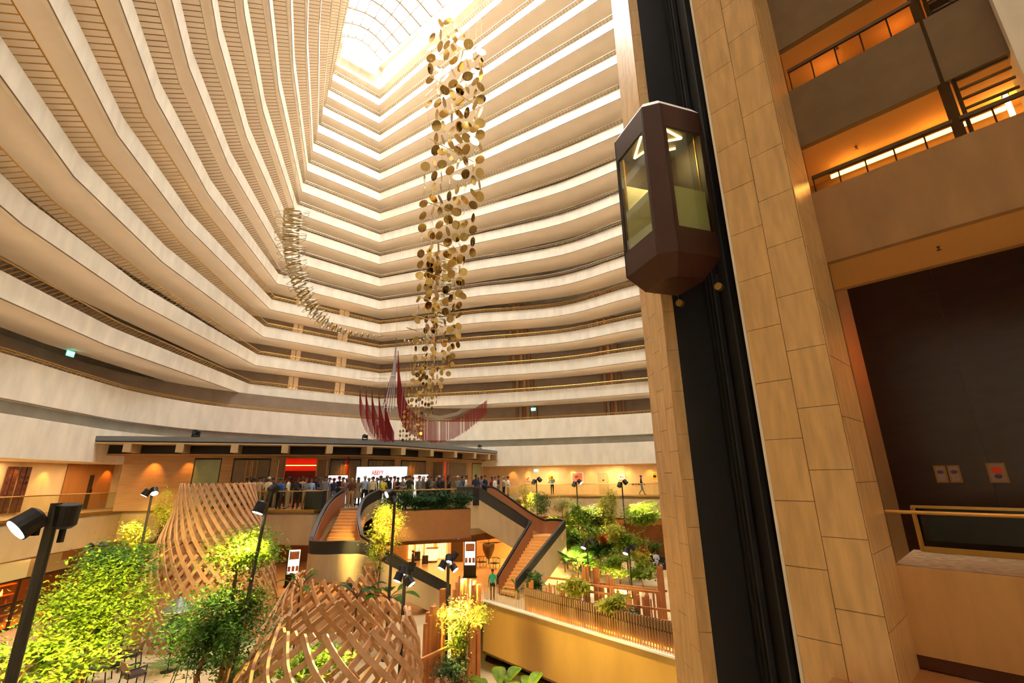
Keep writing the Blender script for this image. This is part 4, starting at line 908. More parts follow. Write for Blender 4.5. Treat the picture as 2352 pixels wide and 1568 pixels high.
def fl(s0, s1, o, z0, z1, th, m, n):
    p, q = wa + wd_ * Lw * s0 - wn * o, wa + wd_ * Lw * s1 - wn * o; mk(n, G().prism([p, q, q - wn * th, p - wn * th], z0, z1), m, fn)
fl(0.16, 0.8, 0.48, GZ, GZ + 1.15, 0.05, 'bronze', 'back_board'); fl(0.16, 0.8, 0.24, GZ + 0.78, GZ + 0.83, 0.1, 'bronze', 'mid_rail'); fl(0.16, 0.8, 0.42, GZ + 0.08, GZ + 0.16, 0.04, 'fenceglow', 'light_strip')
fl(0.0, 0.8, 0.02, GZ + 0.06, GZ + 0.1, 0.1, 'white', 'sill')
# ---------------------------------------------------------------- spotlight poles
mat('lamphead', (26, 24, 24), 0.5); mat('lamplit', (255, 250, 240), emit=(255, 244, 225), es=22); mat('polegrey', (66, 64, 54), 0.5, 0.2)
def head(t, c, d, ln, r, lit=True):
    c = Vector(c); d = Vector(d).normalized(); e = c + d * ln
    h = mk('lamp_head', G().tube([c - d * ln * 0.15, c, c + d * ln * 0.55, e], [r * 0.7, r, r, r * 1.08], 14), 'lamphead', t)
    o = mk('lens', G().tube([e - d * 0.01, e + d * 0.006], r * 0.92, 14), 'lamplit' if lit else 'shaftgrey', h)
    mk('yoke', G().bar(c - d * ln * 0.05, c - d * ln * 0.05 + Vector((0, 0, -r * 1.6)), r * 0.4), 'lamphead', h)
def pole(base, top, r, heads, label, lights=()):
    t = thing('spotlight_pole', label, 'spotlight pole', base, group='garden spotlight poles')
    mk('pole', G().tube([base, top], [r * 1.1, r], 10), 'polegrey', t)
    mk('base_plate', G().lathe([(r * 3, 0), (r * 3, 0.03), (r * 1.4, 0.06)], 12, base), 'polegrey', t)
    for off, dr, ln, rr_, lit in heads: head(t, Vector(top) + Vector(off), dr, ln, rr_, lit)
    for off, tgt, e, ang in lights:
        o_ = Vector(top) + Vector(off); o_ = o_ + (Vector(tgt) - o_).normalized() * 0.6
        lamp('pole_spotlight', 'SPOT', o_, e * 2.6, (255, 228, 128), 0.12, tgt, ang, 0.5)
p = at(131, 1155, 6.5)
pole((p.x, p.y, GZ), p, 0.062, [((-0.08, -0.12, -0.16), (-0.35, -0.72, -0.62), 0.24, 0.15, True), ((0.1, 0.08, -0.28), (0.1, -0.1, 0.95), 0.26, 0.13, False)], 'near pole with a glowing lamp head at the picture edge', [((-0.1, 0.2, -0.1), at(190, 1400, 12.6), 3200, 44)])
p = at(352, 1122, 21)
pole((p.x, p.y, GZ), p, 0.045, [((-0.12, -0.1, -0.05), (-0.3, -0.3, -0.8), 0.26, 0.14, True), ((0.12, -0.1, 0.0), (0.5, -0.4, -0.7), 0.26, 0.14, True)], 'slender pole with two lit heads beside the tallest pod', [((0, -0.2, -0.1), at(300, 1230, 21.5), 500, 50), ((0, 0.2, 0), at(378, 1170, 26.5), 500, 22)])
p = at(620, 1128, 14.5)
pole((p.x - 0.5, p.y, GZ), p, 0.05, [((-0.12, -0.1, -0.32), (-0.2, -0.3, -0.9), 0.3, 0.16, True), ((-0.05, 0.1, 0.0), (0.5, 0.5, 0.5), 0.24, 0.14, False)], 'pole with a lit head rising from the dark tree', [((-0.1, -0.2, -0.4), at(545, 1310, 15), 700, 85)])
p = at(908, 1128, 21.5)
pole((p.x, p.y, GZ), p, 0.06, [((-0.12, -0.1, 0.0), (-0.6, -0.5, -0.4), 0.28, 0.15, True), ((-0.1, -0.1, -0.25), (0.5, -0.2, -0.8), 0.26, 0.14, False)], 'pole with a lit head in front of the planter hedge', [((-0.1, -0.2, 0), at(880, 1210, 23.7), 900, 50), ((0.1, 0.1, 0.2), (-5, 28, 0.2), 120, 70)])
p = at(930, 1318, 17.5)
pole((p.x, p.y, GZ), p, 0.06, [((-0.14, -0.1, 0.05), (-0.3, -0.4, -0.9), 0.26, 0.14, True), ((0.2, 0.0, 0.1), (0.1, 0.3, 0.9), 0.26, 0.14, False), ((-0.1, 0.1, 0.2), (0.0, -0.5, -0.8), 0.26, 0.14, True), ((0.12, -0.1, -0.1), (0.6, -0.2, -0.7), 0.26, 0.14, True)], 'pole with a cluster of four lamp heads by the slat screen', [((0, -0.2, 0), at(760, 1520, 15), 600, 80), ((0.2, 0, 0), at(1060, 1430, 18.5), 600, 60)])
p = at(1030, 1290, 20)
pole((p.x, p.y, -9.0), p, 0.06, [((-0.14, -0.1, 0.02), (-0.4, -0.4, -0.8), 0.28, 0.15, True), ((0.14, 0.1, 0.1), (0.4, 0.3, 0.6), 0.26, 0.14, False), ((0.0, 0.1, 0.22), (0.0, -0.5, -0.8), 0.26, 0.14, True), ((0.16, -0.1, -0.1), (0.6, -0.3, -0.7), 0.24, 0.13, True)], 'pole with four lamp heads in front of the lobby', [((0.1, -0.2, 0), at(1060, 1420, 18.5), 800, 50), ((0.3, -0.2, 0), at(1200, 1480, 25), 500, 90)])
for i, (px, py, Y, lab) in enumerate(((1232, 1100, 40, 'thin pole with a small head near the red picture'), (1324, 1105, 40, 'thin pole with two small heads below the pink picture'), (1428, 1106, 38, 'thin pole with two square heads by the walking person'), (1348, 1243, 33, 'pole with low lit heads among the palms'), (1444, 1255, 31, 'pole with lit heads behind the slat screen'))):
    p = at(px, py, Y)
    pole((p.x, p.y, GZ), p, 0.05, [((-0.16, -0.1, -0.1), (-0.4, -0.4, -0.8), 0.32, 0.17, i > 2), ((0.16, -0.05, 0.08), (0.5, -0.3, -0.6), 0.32, 0.17, i == 1)], lab, [((0, -0.3, 0), (p.x + (-0.5, 0.3, 1.2, -0.5, -0.6)[i], p.y + (-0.5, -1.5, -1.0, 2, 1)[i], p.z - 2.0), 1000, 75)] + ([((0, 0.3, 0.1), (p.x - 1, p.y + 1.2, p.z - 2.2), 900, 60)] if i < 4 else []))
for i, (px, py) in enumerate(((212, 1250), (235, 1248))):
    p = at(px, py, 23.0); t = thing('soffit_spotlight', ['black spotlight under the gallery fascia, the one nearer the blind', 'black spotlight under the gallery fascia, the one nearer the pod'][i], 'spotlight', p); head(t, p, (-0.3 + i * 0.8, -0.5, -0.6), 0.25, 0.13, False)
# ---------------------------------------------------------------- plants
leafmat('leaflime', (150, 176, 40), (86, 120, 24)); leafmat('leafyellow', (214, 204, 84), (150, 160, 40)); leafmat('leafgreen', (82, 124, 42), (42, 76, 24)); leafmat('leafdark', (52, 86, 40), (24, 46, 22), 0.2); leafmat('leafpale', (214, 200, 130), (160, 150, 80)); leafmat('leaforange', (226, 120, 40), (150, 80, 30))
mat('bark', (150, 108, 66), 0.85, var=0.2, scale=5, st=(1, 1, 0.3)); mat('barkdark', (84, 64, 44), 0.85, var=0.2, scale=5)
def leaves(g, c, rad, n, size, rr, clumps=14, elong=1.7, droop=0.2):
    c = Vector(c); cl = []
    for _ in range(clumps):
        v = Vector((rr.gauss(0, 1), rr.gauss(0, 1), rr.gauss(0, 1))).normalized() * rr.uniform(0.35, 0.92); cl.append((Vector((v.x * rad[0], v.y * rad[1], v.z * rad[2])), rr.uniform(0.2, 0.42)))
    for i in range(n):
        o, s = cl[i % clumps]; v = Vector((rr.gauss(0, 0.5), rr.gauss(0, 0.5), rr.gauss(0, 0.42)))
        p = c + o + Vector((v.x * rad[0], v.y * rad[1], v.z * rad[2])) * s * 1.5
        a = rr.uniform(0, 2 * pi); d = Vector((math.cos(a), math.sin(a), rr.uniform(-0.7, 0.35) - droop)).normalized(); sd = d.cross(Vector((0, 0, 1))).normalized()
        sd = (sd + Vector((0, 0, rr.uniform(-0.5, 0.5)))).normalized(); L = size * rr.uniform(0.7, 1.3); W = L / elong / 2; u = d.cross(sd) * W * 0.35
        k = len(g.v); g.v += [tuple(p), tuple(p + d * L * 0.45 + sd * W + u), tuple(p + d * L), tuple(p + d * L * 0.45 - sd * W + u)]; g.f += [(k, k + 1, k + 2), (k, k + 2, k + 3)]; g.m += [0, 0]
def tree(base, crowns, label, size, m, seed, trunkr=0.07, bark='bark', name='garden_tree', elong=1.7, trunks=1, droop=0.2):
    # crowns: (centre, radii, number of leaves[, material])
    rr = random.Random(seed); t = thing(name, label, 'tree' if 'tree' in name else 'plant', base); b = Vector(base)
    top = Vector(crowns[0][0])
    if trunkr:
        for k in range(trunks):
            o = Vector((rr.uniform(-1, 1), rr.uniform(-1, 1), 0)) * (0.25 if trunks > 1 else 0); e = Vector(crowns[k % len(crowns)][0]); m_ = b.lerp(e, 0.5) + Vector((rr.uniform(-.2, .2), rr.uniform(-.2, .2), 0))
            mk('trunk', G().tube(smooth([b + o, m_ + o * 1.3, e], 4), [trunkr * (1 - 0.55 * i / 8) for i in range(9)], 7), bark, t, True)
        for c, rad, n, *mm in crowns:
            c = Vector(c)
            for _ in range(5):
                v = Vector((rr.uniform(-1, 1) * rad[0], rr.uniform(-1, 1) * rad[1], rr.uniform(-0.3, 0.8) * rad[2])) * 0.7; st_ = b.lerp(c, rr.uniform(0.7, 0.95))
                mk('branch', G().tube([st_, st_.lerp(c + v, 0.5) + Vector((0, 0, 0.08)), c + v], [trunkr * 0.45, trunkr * 0.3, trunkr * 0.12], 5), bark, t)
    for c, rad, n, *mm in crowns:
        g = G(); leaves(g, c, rad, n, size, rr, elong=elong, droop=droop, clumps=max(8, n // 160)); stuff(mk('foliage', g, mm[0] if mm else m, t))
    return t
def A(px, py, Y): return at(px, py, Y)
def gnd(px, py, Y, z=GZ): p = at(px, py, Y); return (p.x, p.y, z)
# trees near the viewer on the garden floor
tree(gnd(205, 1400, 13.0), [(A(205, 1380, 13.0), (1.45, 1.2, 1.0), 5200, 'leaflime'), (A(275, 1300, 13.8), (1.15, 1.1, 0.8), 3000, 'leafgreen'), (A(150, 1480, 12.4), (1.2, 1.0, 0.8), 2600, 'leaflime'), (A(250, 1420, 13.6), (1.0, 1.0, 0.7), 1600, 'leaflime')], 'large bright leafy tree in front of the restaurant glass', 0.105, 'leaflime', 11, 0.09, trunks=2)
tree(gnd(50, 1500, 10.5), [(A(40, 1520, 10.5), (1.1, 1.0, 0.6), 1300)], 'bright leafy tree cut off by the lower picture corner', 0.14, 'leaflime', 12, 0.07)
tree(gnd(520, 1450, 15.0), [(A(548, 1262, 15.2), (1.2, 1.0, 0.8), 3600, 'leaflime'), (A(500, 1430, 14.6), (1.45, 1.2, 1.1), 6500, 'leafgreen'), (A(565, 1375, 15.3), (0.9, 0.9, 0.8), 2000, 'leaflime')], 'large dark green tree between the lattice pods', 0.11, 'leafgreen', 13, 0.09, trunks=3)  # lime crowns carry the spotlight in their colour, green crown the dark side
tree(gnd(860, 1300, 23.7), [(A(880, 1215, 23.7), (0.95, 0.8, 1.25), 2600, 'leafyellow'), (A(872, 1270, 23.6), (0.5, 0.5, 0.8), 700, 'leaflime')], 'slim yellow bamboo-like tree before the curved stair', 0.16, 'leafyellow', 14, 0.05, elong=4.5)
tree(gnd(1085, 1450, 19.0, -9.0), [(A(1062, 1412, 19.0), (0.95, 0.8, 0.65), 2400, 'leafyellow'), (A(1045, 1460, 18.8), (0.55, 0.6, 0.5), 900, 'leaflime'), (A(1040, 1545, 18.4), (0.8, 0.7, 0.6), 2000, 'leafdark')], 'lime tree in front of the dense slat screen', 0.09, 'leafyellow', 15, 0.07)
tree(gnd(378, 1220, 26.5), [(A(380, 1170, 26.5), (0.7, 0.7, 1.0), 1500, 'leafyellow'), (A(375, 1215, 26.5), (0.4, 0.5, 0.8), 500, 'leafdark')], 'wispy yellow tree behind the tallest pod', 0.2, 'leafyellow', 16, 0.04, elong=4)
tree(gnd(310, 1260, 22.0), [(A(312, 1225, 22.0), (0.65, 0.6, 0.6), 1300, 'leafyellow'), (A(318, 1262, 21.8), (0.8, 0.7, 0.45), 900, 'leaflime')], 'glowing yellow tree under the gallery by the slender pole', 0.13, 'leafyellow', 17, 0.04)
tree(gnd(600, 1500, 17.5), [(A(560, 1530, 17.0), (0.9, 0.9, 0.5), 1500, 'leaflime')], 'bright low shrub behind the nearest pod', 0.14, 'leaflime', 18, 0.03, name='garden_shrub')
tree(gnd(720, 1530, 16.0), [(A(735, 1515, 16.0), (1.3, 1.1, 0.4), 1700, 'leaflime')], 'bright groundcover shrub inside the nearest pod', 0.16, 'leaflime', 19, 0.0, name='garden_shrub')
# trees of the far garden
FG = [('small rounded tree below the gallery railing', 1240, 1152, 38, (0.75, .7, .75), 1100, 'leafgreen', 0.2, 3.5), ('thin pale tree beside the short glass railing', 1208, 1142, 39, (.45, .5, .8), 600, 'leafyellow', 0.2, 3.5), ('pale wispy tree over the fan palms', 1292, 1158, 39, (.75, .7, .8), 800, 'leafpale', 0.2, 3.5), ('dense lime tree in the middle of the far garden', 1335, 1182, 37, (.85, .8, .7), 1500, 'leaflime', 0.2, 2), ('grey green tree between two lime trees', 1372, 1192, 38, (.7, .7, .8), 1200, 'leafgreen', 0.2, 2.5), ('tallest bright yellow tree of the far garden', 1396, 1168, 37, (.6, .6, 1.15), 1700, 'leafyellow', 0.2, 2.5), ('low bright yellow tree near the tan trunk', 1416, 1222, 35, (.5, .5, .6), 800, 'leafyellow', 0.2, 2.2), ('broad tree with a thick tan trunk by the pier', 1472, 1178, 37, (1.15, 1.0, .7), 1700, 'leaflime', 0.22, 2)]
for i, (lab, px, py, Y, rad, n, m, sz, el) in enumerate(FG):
    tree(gnd(px + (10 if i == 7 else 0), py, Y), [(A(px, py, Y), tuple(v * 1.35 for v in rad), int(n * 1.8))], lab, sz, m, 30 + i, 0.12 if i == 7 else 0.05, elong=el)
SH = [('yellow fern-like shrub behind the lit fence, nearer the stair', 1322, 1352, 26.2, (.75, .45, .5), 1000, 'leafyellow'), ('bright yellow shrub behind the lit fence, nearer the pier', 1412, 1385, 24.2, (.8, .45, .45), 1100, 'leafyellow'), ('dark shrub at the foot of the dog-leg stair', 1225, 1330, 31.5, (.5, .5, .5), 500, 'leafgreen'), ('dense green shrub under the lime tree', 1345, 1235, 39, (1.3, .6, .9), 1500, 'leafgreen'), ('shrub with lime tips under the landing of the stair', 1312, 1235, 40.5, (.9, .6, .8), 900, 'leaflime'), ('orange flowering shrub among the palms', 1386, 1238, 38, (.35, .3, .3), 250, 'leaforange'), ('lime shrub by the low lit heads', 1440, 1250, 35, (.7, .5, .7), 900, 'leaflime'), ('bright shrub beside the slat screen rails', 1420, 1300, 34, (1.1, .6, .5), 900, 'leaflime'), ('glossy shrub beside the end of the slat screen', 1455, 1425, 25, (.35, .3, .45), 300, 'leafdark'), ('green shrub behind the seated person', 1497, 1256, 42.5, (.8, .4, .6), 500, 'leafgreen'), ('lime shrub in front of the wicker seats', 1352, 1292, 35.2, (.9, .5, .4), 900, 'leaflime'), ('dense shrub behind the fan palms', 1385, 1262, 40.5, (1.3, .6, .9), 1300, 'leafgreen'), ('yellow tipped shrub behind the lit pole', 1462, 1285, 36.5, (1.0, .6, .6), 1000, 'leafyellow'), ('dark hedge-like shrub at the back of the far garden', 1318, 1265, 43.0, (1.4, .5, .7), 1000, 'leafdark'), ('lime shrub beside the foot of the tan trunk', 1476, 1312, 33.5, (.8, .5, .45), 800, 'leaflime')]
for i, (lab, px, py, Y, rad, n, m) in enumerate(SH):
    p = A(px, py, Y); tree((p.x, p.y, GZ), [(p, tuple(v * (1.3 if i > 2 else 1.0) for v in rad), int(n * 1.7))], lab, 0.22, m, 60 + i, 0.03, name='garden_shrub', elong=2.5)
# big-leaved plants: every large leaf its own piece
def bigplant(base, lab, n, L, W, m, seed, up=0.8, stem=0.6, fan=False):
    rr = random.Random(seed); t = thing('fan_palm' if fan else 'broadleaf_plant', lab, 'plant', base); b = Vector(base)
    for i in range(n):
        a = 2 * pi * i / n + rr.uniform(-0.3, 0.3); el = rr.uniform(0.35, 1.1) * up; d = Vector((math.cos(a) * math.cos(el), math.sin(a) * math.cos(el), math.sin(el))); s_ = stem * rr.uniform(0.7, 1.2); p = b + d * s_
        stm = mk('stem', G().tube([b, b + d * s_ * 0.6 + Vector((0, 0, 0.05)), p], 0.018, 5), 'barkdark', t)
        sd = d.cross(Vector((0, 0, 1))).normalized(); up_ = sd.cross(d); ll = L * rr.uniform(0.8, 1.15); g = G()
        if fan:
            k = 9
            for j in range(k):
                th = (j - (k - 1) / 2) * 0.3; e = d * math.cos(th) + sd * math.sin(th); q = e.cross(up_) * ll * 0.09
                g.add([p, p + e * ll * 0.55 + q + up_ * 0.04, p + e * ll - Vector((0, 0, 0.1 * ll)), p + e * ll * 0.55 - q - up_ * 0.0], [(0, 1, 2), (0, 2, 3)])
        else:
            rows = []
            for j in range(7):
                f = j / 6; wv = W * math.sin(pi * (0.06 + 0.9 * f)) ** 0.8 / 2; c = p + d * ll * f - Vector((0, 0, 0.45 * ll * f * f)); rows.append([c - sd * wv + up_ * wv * 0.25, c, c + sd * wv + up_ * wv * 0.25])
            g.strip(rows)
        mk('leaf', g, m, stm)
for i, (px, py, Y, lab, n, L, W, m) in enumerate(((1352, 1275, 36.5, 'deep green fan palm in the middle of the far garden', 9, 1.1, 0.5, 'leafgreen'), (1325, 1285, 34.5, 'fan palm with bright half-round leaves near the wicker seats', 7, 0.95, 0.5, 'leafgreen'), (1372, 1265, 37.5, 'tall fan palm under the orange flowers', 8, 1.2, 0.5, 'leafdark'), (1300, 1205, 40.5, 'feathery fan palm beyond the stair landing', 9, 1.3, 0.5, 'leaflime'))):
    p = A(px, py, Y); bigplant((p.x, p.y, p.z - 0.3), lab, n, L, W, m, 80 + i, 0.8, 0.6, True)
    mk('trunk', G().tube([(p.x, p.y, GZ), (p.x, p.y, p.z - 0.3)], 0.07, 7), 'bark', bpy.data.objects['fan_palm' if i == 0 else f'fan_palm.{i:03d}'])
for i, (px, py, Y, lab, n, L, W, m, zz) in enumerate(((893, 1375, 22.5, 'broad-leaved plant between pod and stair foot', 8, 0.9, 0.5, 'leafgreen', None), (1150, 1606, 19.5, 'large glowing broad-leaved plant at the foot of the retaining wall', 11, 1.0, 0.55, 'leaflime', None), (1205, 1624, 19.0, 'glowing broad-leaved plant cut off by the lower picture edge', 9, 0.9, 0.5, 'leaflime', None), (1328, 1310, 33, 'blue-green broad-leaved plant behind the slats', 7, 0.7, 0.35, 'leafdark', None), (1190, 1358, 30.9, 'small leafy plant at the foot of the stair rail', 8, 0.5, 0.22, 'leafgreen', None), (820, 1372, 21.2, 'dark leaved plant inside the low pod', 7, 0.7, 0.35, 'leafdark', None), (690, 1350, 22.0, 'green plant seen through the low pod', 7, 0.7, 0.3, 'leafgreen', None))):
    p = A(px, py, Y); bigplant((p.x, p.y, p.z), lab, n, L, W, m, 90 + i)
    zb_ = GZ if not (1 <= i <= 2) else -9.0
    if p.z > zb_ + 0.15:
        o = bpy.data.objects['broadleaf_plant' if i == 0 else f'broadleaf_plant.{i:03d}']; mk('stalk', G().tube([(p.x, p.y, zb_), (p.x, p.y, p.z)], 0.04, 6), 'barkdark', o)
# planter hedge on the mezzanine edge
pl_ = thing('planter_box', 'long planter with a dense dark hedge at the mezzanine edge', 'planter', (-5, 28.2, -0.1))
e0, e1 = Vector((-7.3, 27.45)), Vector((-2.75, 29.0)); d = (e1 - e0).normalized(); n_ = Vector((d.y, -d.x))
mk('trough', G().prism([e0 - n_ * 0.05, e1 - n_ * 0.05, e1 + n_ * 0.75, e0 + n_ * 0.75], -1.6, -0.05), 'bulkhead', pl_)
mk('soil', G().prism([e0, e1, e1 + n_ * 0.7, e0 + n_ * 0.7], -0.06, 0.0), 'barkdark', pl_)
rr = random.Random(5); g = G()
for i in range(16):
    c = e0.lerp(e1, (i + 0.5) / 16) + n_ * 0.38; leaves(g, (c.x, c.y, 0.5), (0.38, 0.42, 0.55), 320, 0.28, rr, 8, 5.0, 0.35)
stuff(mk('hedge', g, 'leafdark', pl_))
# ---------------------------------------------------------------- hanging mobiles
mat('gold', (190, 160, 92), 0.08, 1.0, var=0.12, scale=4); mat('rodgold', (214, 186, 110), 0.3, 0.6); mat('wire', (190, 180, 160), 0.5)
dm = thing('disc_mobile', 'tall hanging mobile of gold mirror discs in the atrium', 'mobile', at(950, 1010, 26)); dm['kind'] = 'thing'
def lerpt(tab, y):
    for (a, va), (b, vb) in zip(tab, tab[1:]):
        if y <= b: return va + (vb - va) * max(0, (y - a)) / (b - a)
    return tab[-1][1]
XL = [(40, 996), (150, 986), (300, 983), (500, 968), (700, 958), (800, 953), (900, 938), (1012, 914)]
XR = [(40, 1020), (95, 1098), (150, 1118), (320, 1122), (450, 1104), (600, 1086), (700, 1062), (800, 1052), (900, 1016), (950, 992), (1012, 966)]
DD = [(40, 23), (300, 24), (500, 22), (650, 20), (750, 17), (850, 12.5), (900, 10), (950, 8), (1012, 6.5)]
disc = G().tube([(0, -0.006, 0), (0, 0.006, 0)], 0.5, 20); me_o = mk('disc', disc, 'gold'); me_d = me_o.data; bpy.data.objects.remove(me_o)
rr = random.Random(21); wires = G(); nd = 0; extra = G()
def string(px, py, Y, y0, y1):
    global nd
    top = at(px, py, Y); z = None; X, Yy = top.x, top.y
    def pr(zv): v = Vector((X, Yy, zv - ZC)); w_ = v.dot(FW); return 1176 + 1045 * v.dot(RT) / w_, 784 - 1045 * v.dot(UP) / w_, w_
    zhi = 44.0; z = zhi; zt0 = None; zlast = None
    while z > 3.2:
        x, y, w_ = pr(z)
        if y > y1: break
        dpx = lerpt(DD, y); dm_ = dpx * w_ / 1045
        if y0 <= y <= y1 and lerpt(XL, y) <= x <= lerpt(XR, y):
            if rr.random() < 0.93 and nd < 298:
                o = bpy.data.objects.new('disc', me_d); C.objects.link(o); o.location = (X, Yy, z); o.rotation_euler = (rr.gauss(0, 0.22), rr.gauss(0, 0.22), rr.uniform(0, pi)); s = dm_ * rr.uniform(0.94, 1.06); o.scale = (s, 1, s); put(o, dm); nd += 1
            else:
                a = rr.uniform(0, pi); u = Vector((math.cos(a), math.sin(a), 0)) * dm_ / 2; n__ = Vector((-u.y, u.x, 0)).normalized() * 0.005; k = 12
                ring_ = [Vector((X, Yy, z)) + u * math.cos(2 * pi * i / k) + Vector((0, 0, dm_ / 2 * math.sin(2 * pi * i / k))) for i in range(k)]
                extra.add([p + n__ for p in ring_] + [p - n__ for p in ring_], [tuple(range(k)), tuple(range(2 * k - 1, k - 1, -1))] + [(i, (i + 1) % k, k + (i + 1) % k, k + i) for i in range(k)])
            if zt0 is None: zt0 = z + dm_
            zlast = z
        z -= dm_ * rr.uniform(1.28, 1.55)
    if zt0: wires.tube([(X, Yy, min(zt0 + 2.5, 50)), (X, Yy, zlast)], 0.008, 3)
for i, px in enumerate((973, 992, 1011, 1030, 1049, 1069, 1088, 1101)): string(px + rr.uniform(-3, 3), 500, 26 + rr.uniform(-1.6, 1.6), 40, 848)
for i, px in enumerate((984, 1004, 1040, 1058)): string(px + rr.uniform(-3, 3), 620, 26.5 + rr.uniform(-1.8, 1.8), 560, 860)
for i in range(13): string(914 + i * 8 + rr.uniform(-2, 2), 930, 26 + rr.uniform(-1.2, 1.2), 840, 1012)
stuff(mk('wires', wires, 'wire', dm))
if extra.v: stuff(mk('small_discs', extra, 'gold', dm))
for (x0, y0, x1, y1) in ((988, 176, 1102, 246), (985, 318, 1088, 372), (978, 463, 1040, 486), (970, 546, 1040, 572), (963, 618, 1010, 636), (957, 680, 1000, 692), (946, 723, 1000, 738), (934, 752, 958, 760)):
    mk('rod', G().tube([at(x0, y0, 25.5), at(x1, y1, 26.4)], 0.03, 6), 'rodgold', dm)
# coil mobiles of polished rings
mat('silver', (214, 204, 176), 0.18, 1.0)
def ringmesh(c, nrm, r, tr, m, parent, name, flat=1.0):
    nrm = nrm.normalized(); u = nrm.orthogonal().normalized(); v = nrm.cross(u); g = G(); K = 20; J = 5; vs_ = []
    for k in range(K):
        a = 2 * pi * k / K; e = u * math.cos(a) + v * math.sin(a)
        for j in range(J): b = 2 * pi * j / J; vs_.append(c + e * (r + tr * math.cos(b)) + nrm * tr * flat * math.sin(b))
    g.add(vs_, [(k * J + j, ((k + 1) % K) * J + j, ((k + 1) % K) * J + (j + 1) % J, k * J + (j + 1) % J) for k in range(K) for j in range(J)])
    mk(name, g, m, parent, True)
def coil(path, label, Y, n, sizes, wire_to, outer=True):
    P = [at(x, y, Y) for x, y in path]; t = thing('ring_mobile', label, 'mobile', P[-1]); Q = smooth([tuple(p) for p in P], 12); q = [Vector(p) for p in Q]
    acc = [0]; 
    for a, b in zip(q, q[1:]): acc.append(acc[-1] + (b - a).length)
    def pt(s_):
        for i in range(len(q) - 1):
            if acc[i + 1] >= s_: f = (s_ - acc[i]) / (acc[i + 1] - acc[i]); return q[i].lerp(q[i + 1], f), (q[i + 1] - q[i]).normalized()
        return q[-1], (q[-1] - q[-2]).normalized()
    for k in range(n):
        f = k / (n - 1); p, d = pt(acc[-1] * (f ** 1.05)); depth = (p - Vector((0, 0, ZC))).dot(FW); r = lerpt(sizes, f) * depth / 1045 / 2
        tilt = Vector((0.15 * math.sin(k * 2.1), 0.35, 0.1 * math.cos(k * 1.7)))
        ringmesh(p, d + tilt * 0.6, r, max(0.03, r * 0.09), 'gold' if k % 3 == 0 else 'silver', t, 'ring', 2.2)
        if outer and f < 0.75: ringmesh(p, d + tilt * 1.2, r * (2.05 - 0.5 * f), 0.022, 'silver', t, 'outer_ring')
    g = G()
    for a, b in wire_to: g.tube([at(*a, Y), at(*b, Y)], 0.012, 4)
    g.tube([tuple(p) for p in q], 0.014, 4); stuff(mk('wires', g, 'wire', t))
coil([(672, 488), (668, 545), (674, 605), (690, 658), (712, 702), (742, 736), (772, 755), (802, 765), (834, 770), (872, 773)], 'coil mobile of polished rings curving down toward the corner', 31, 36, [(0, 36), (0.25, 33), (0.5, 28), (0.7, 21), (0.85, 13), (1, 5)], [((672, 488), (690, 250)), ((872, 773), (912, 773))])
coil([(1030, 600), (1024, 650), (1022, 690), (1012, 730), (1000, 760), (982, 778), (955, 786), (930, 783)], 'second coil mobile of rings, half hidden by the gold discs', 34, 30, [(0, 24), (0.4, 20), (0.7, 14), (1, 6)], [((1030, 600), (1035, 300))], True)
# red thread sculptures
mat('thread', (124, 10, 14), 0.7); mat('threadwhite', (220, 214, 206), 0.6); mat('threadviolet', (96, 70, 110), 0.6)
rt = thing('thread_sculpture', 'hanging fan of deep red threads with five peaks', 'sculpture', at(870, 1015, 30))
for i, xp in enumerate((830, 844, 858, 874, 888)):
    g = G(); Y = 29.2 + i * 0.35; n = 34
    for k in range(n):
        f = k / (n - 1); x = xp - 4 + (f ** 1.5) * (905 - xp + 4) * (0.75 if i < 4 else 1.0); yt = 886 + 110 * (abs(f - 0.08) ** 0.55); yb = 1016 - 75 * (1 - f) ** 2.2 * (1 - i * 0.12) - rr.uniform(0, 3)
        if yb > yt + 4: g.tube([at(x, yt, Y), at(x, yb, Y)], 0.014, 3, caps=False)
    stuff(mk('thread_curtain', g, 'thread', rt)); mk('hanger', G().tube([at(xp, 868, Y), at(xp, 890, Y)], 0.012, 4), 'threadwhite', rt)
mk('top_bar', G().tube([at(830, 867, 29.2), at(889, 868, 30.6)], 0.03, 6), 'threadwhite', rt)
r2 = thing('thread_sculpture', 'sweeping curtain of red threads hanging from white cords', 'sculpture', at(1020, 1015, 31))
g = G(); T = [(914, 800), (918, 860), (928, 905), (945, 938), (975, 958), (1010, 964), (1050, 955), (1085, 937), (1117, 915)]; Bm = [(912, 925), (918, 960), (930, 985), (948, 1000), (975, 1014), (1010, 1018), (1050, 1004), (1085, 980), (1117, 952)]
st1, sb1 = smooth([(x, y, 0) for x, y in T], 16), smooth([(x, y, 0) for x, y in Bm], 16)
for k in range(len(st1)):
    Y = 31 + 2.2 * k / len(st1); a, b = st1[k], sb1[k]
    for e in (0, 1.0):
        if rr.random() < 0.9: g.tube([at(a[0] + e, a[1] + 4, Y), at(b[0] + e, b[1] - rr.uniform(0, 4), Y)], 0.015, 3, caps=False)
stuff(mk('thread_curtain', g, 'thread', r2)); g = G()
for k in range(5):
    g.tube([at(x, y - 2 - k * 1.6 - (k * 2.0 if i > 2 else 0), 31 + 2.2 * i / 8 + k * 0.05) for i, (x, y) in enumerate(T[4:])], 0.009, 4)
stuff(mk('cords', g, 'threadwhite', r2)); g = G(); g2 = G()
for k in range(9):
    (g if k % 2 else g2).tube([at(911, 776, 30.6), at(909 - k * 0.9, 850, 30.5), at(906 - k * 3.4, 948 - abs(k - 4) * 3, 30.3)], 0.02, 4)
stuff(mk('cords', g, 'threadwhite', r2)); stuff(mk('violet_cords', g2, 'threadviolet', r2))
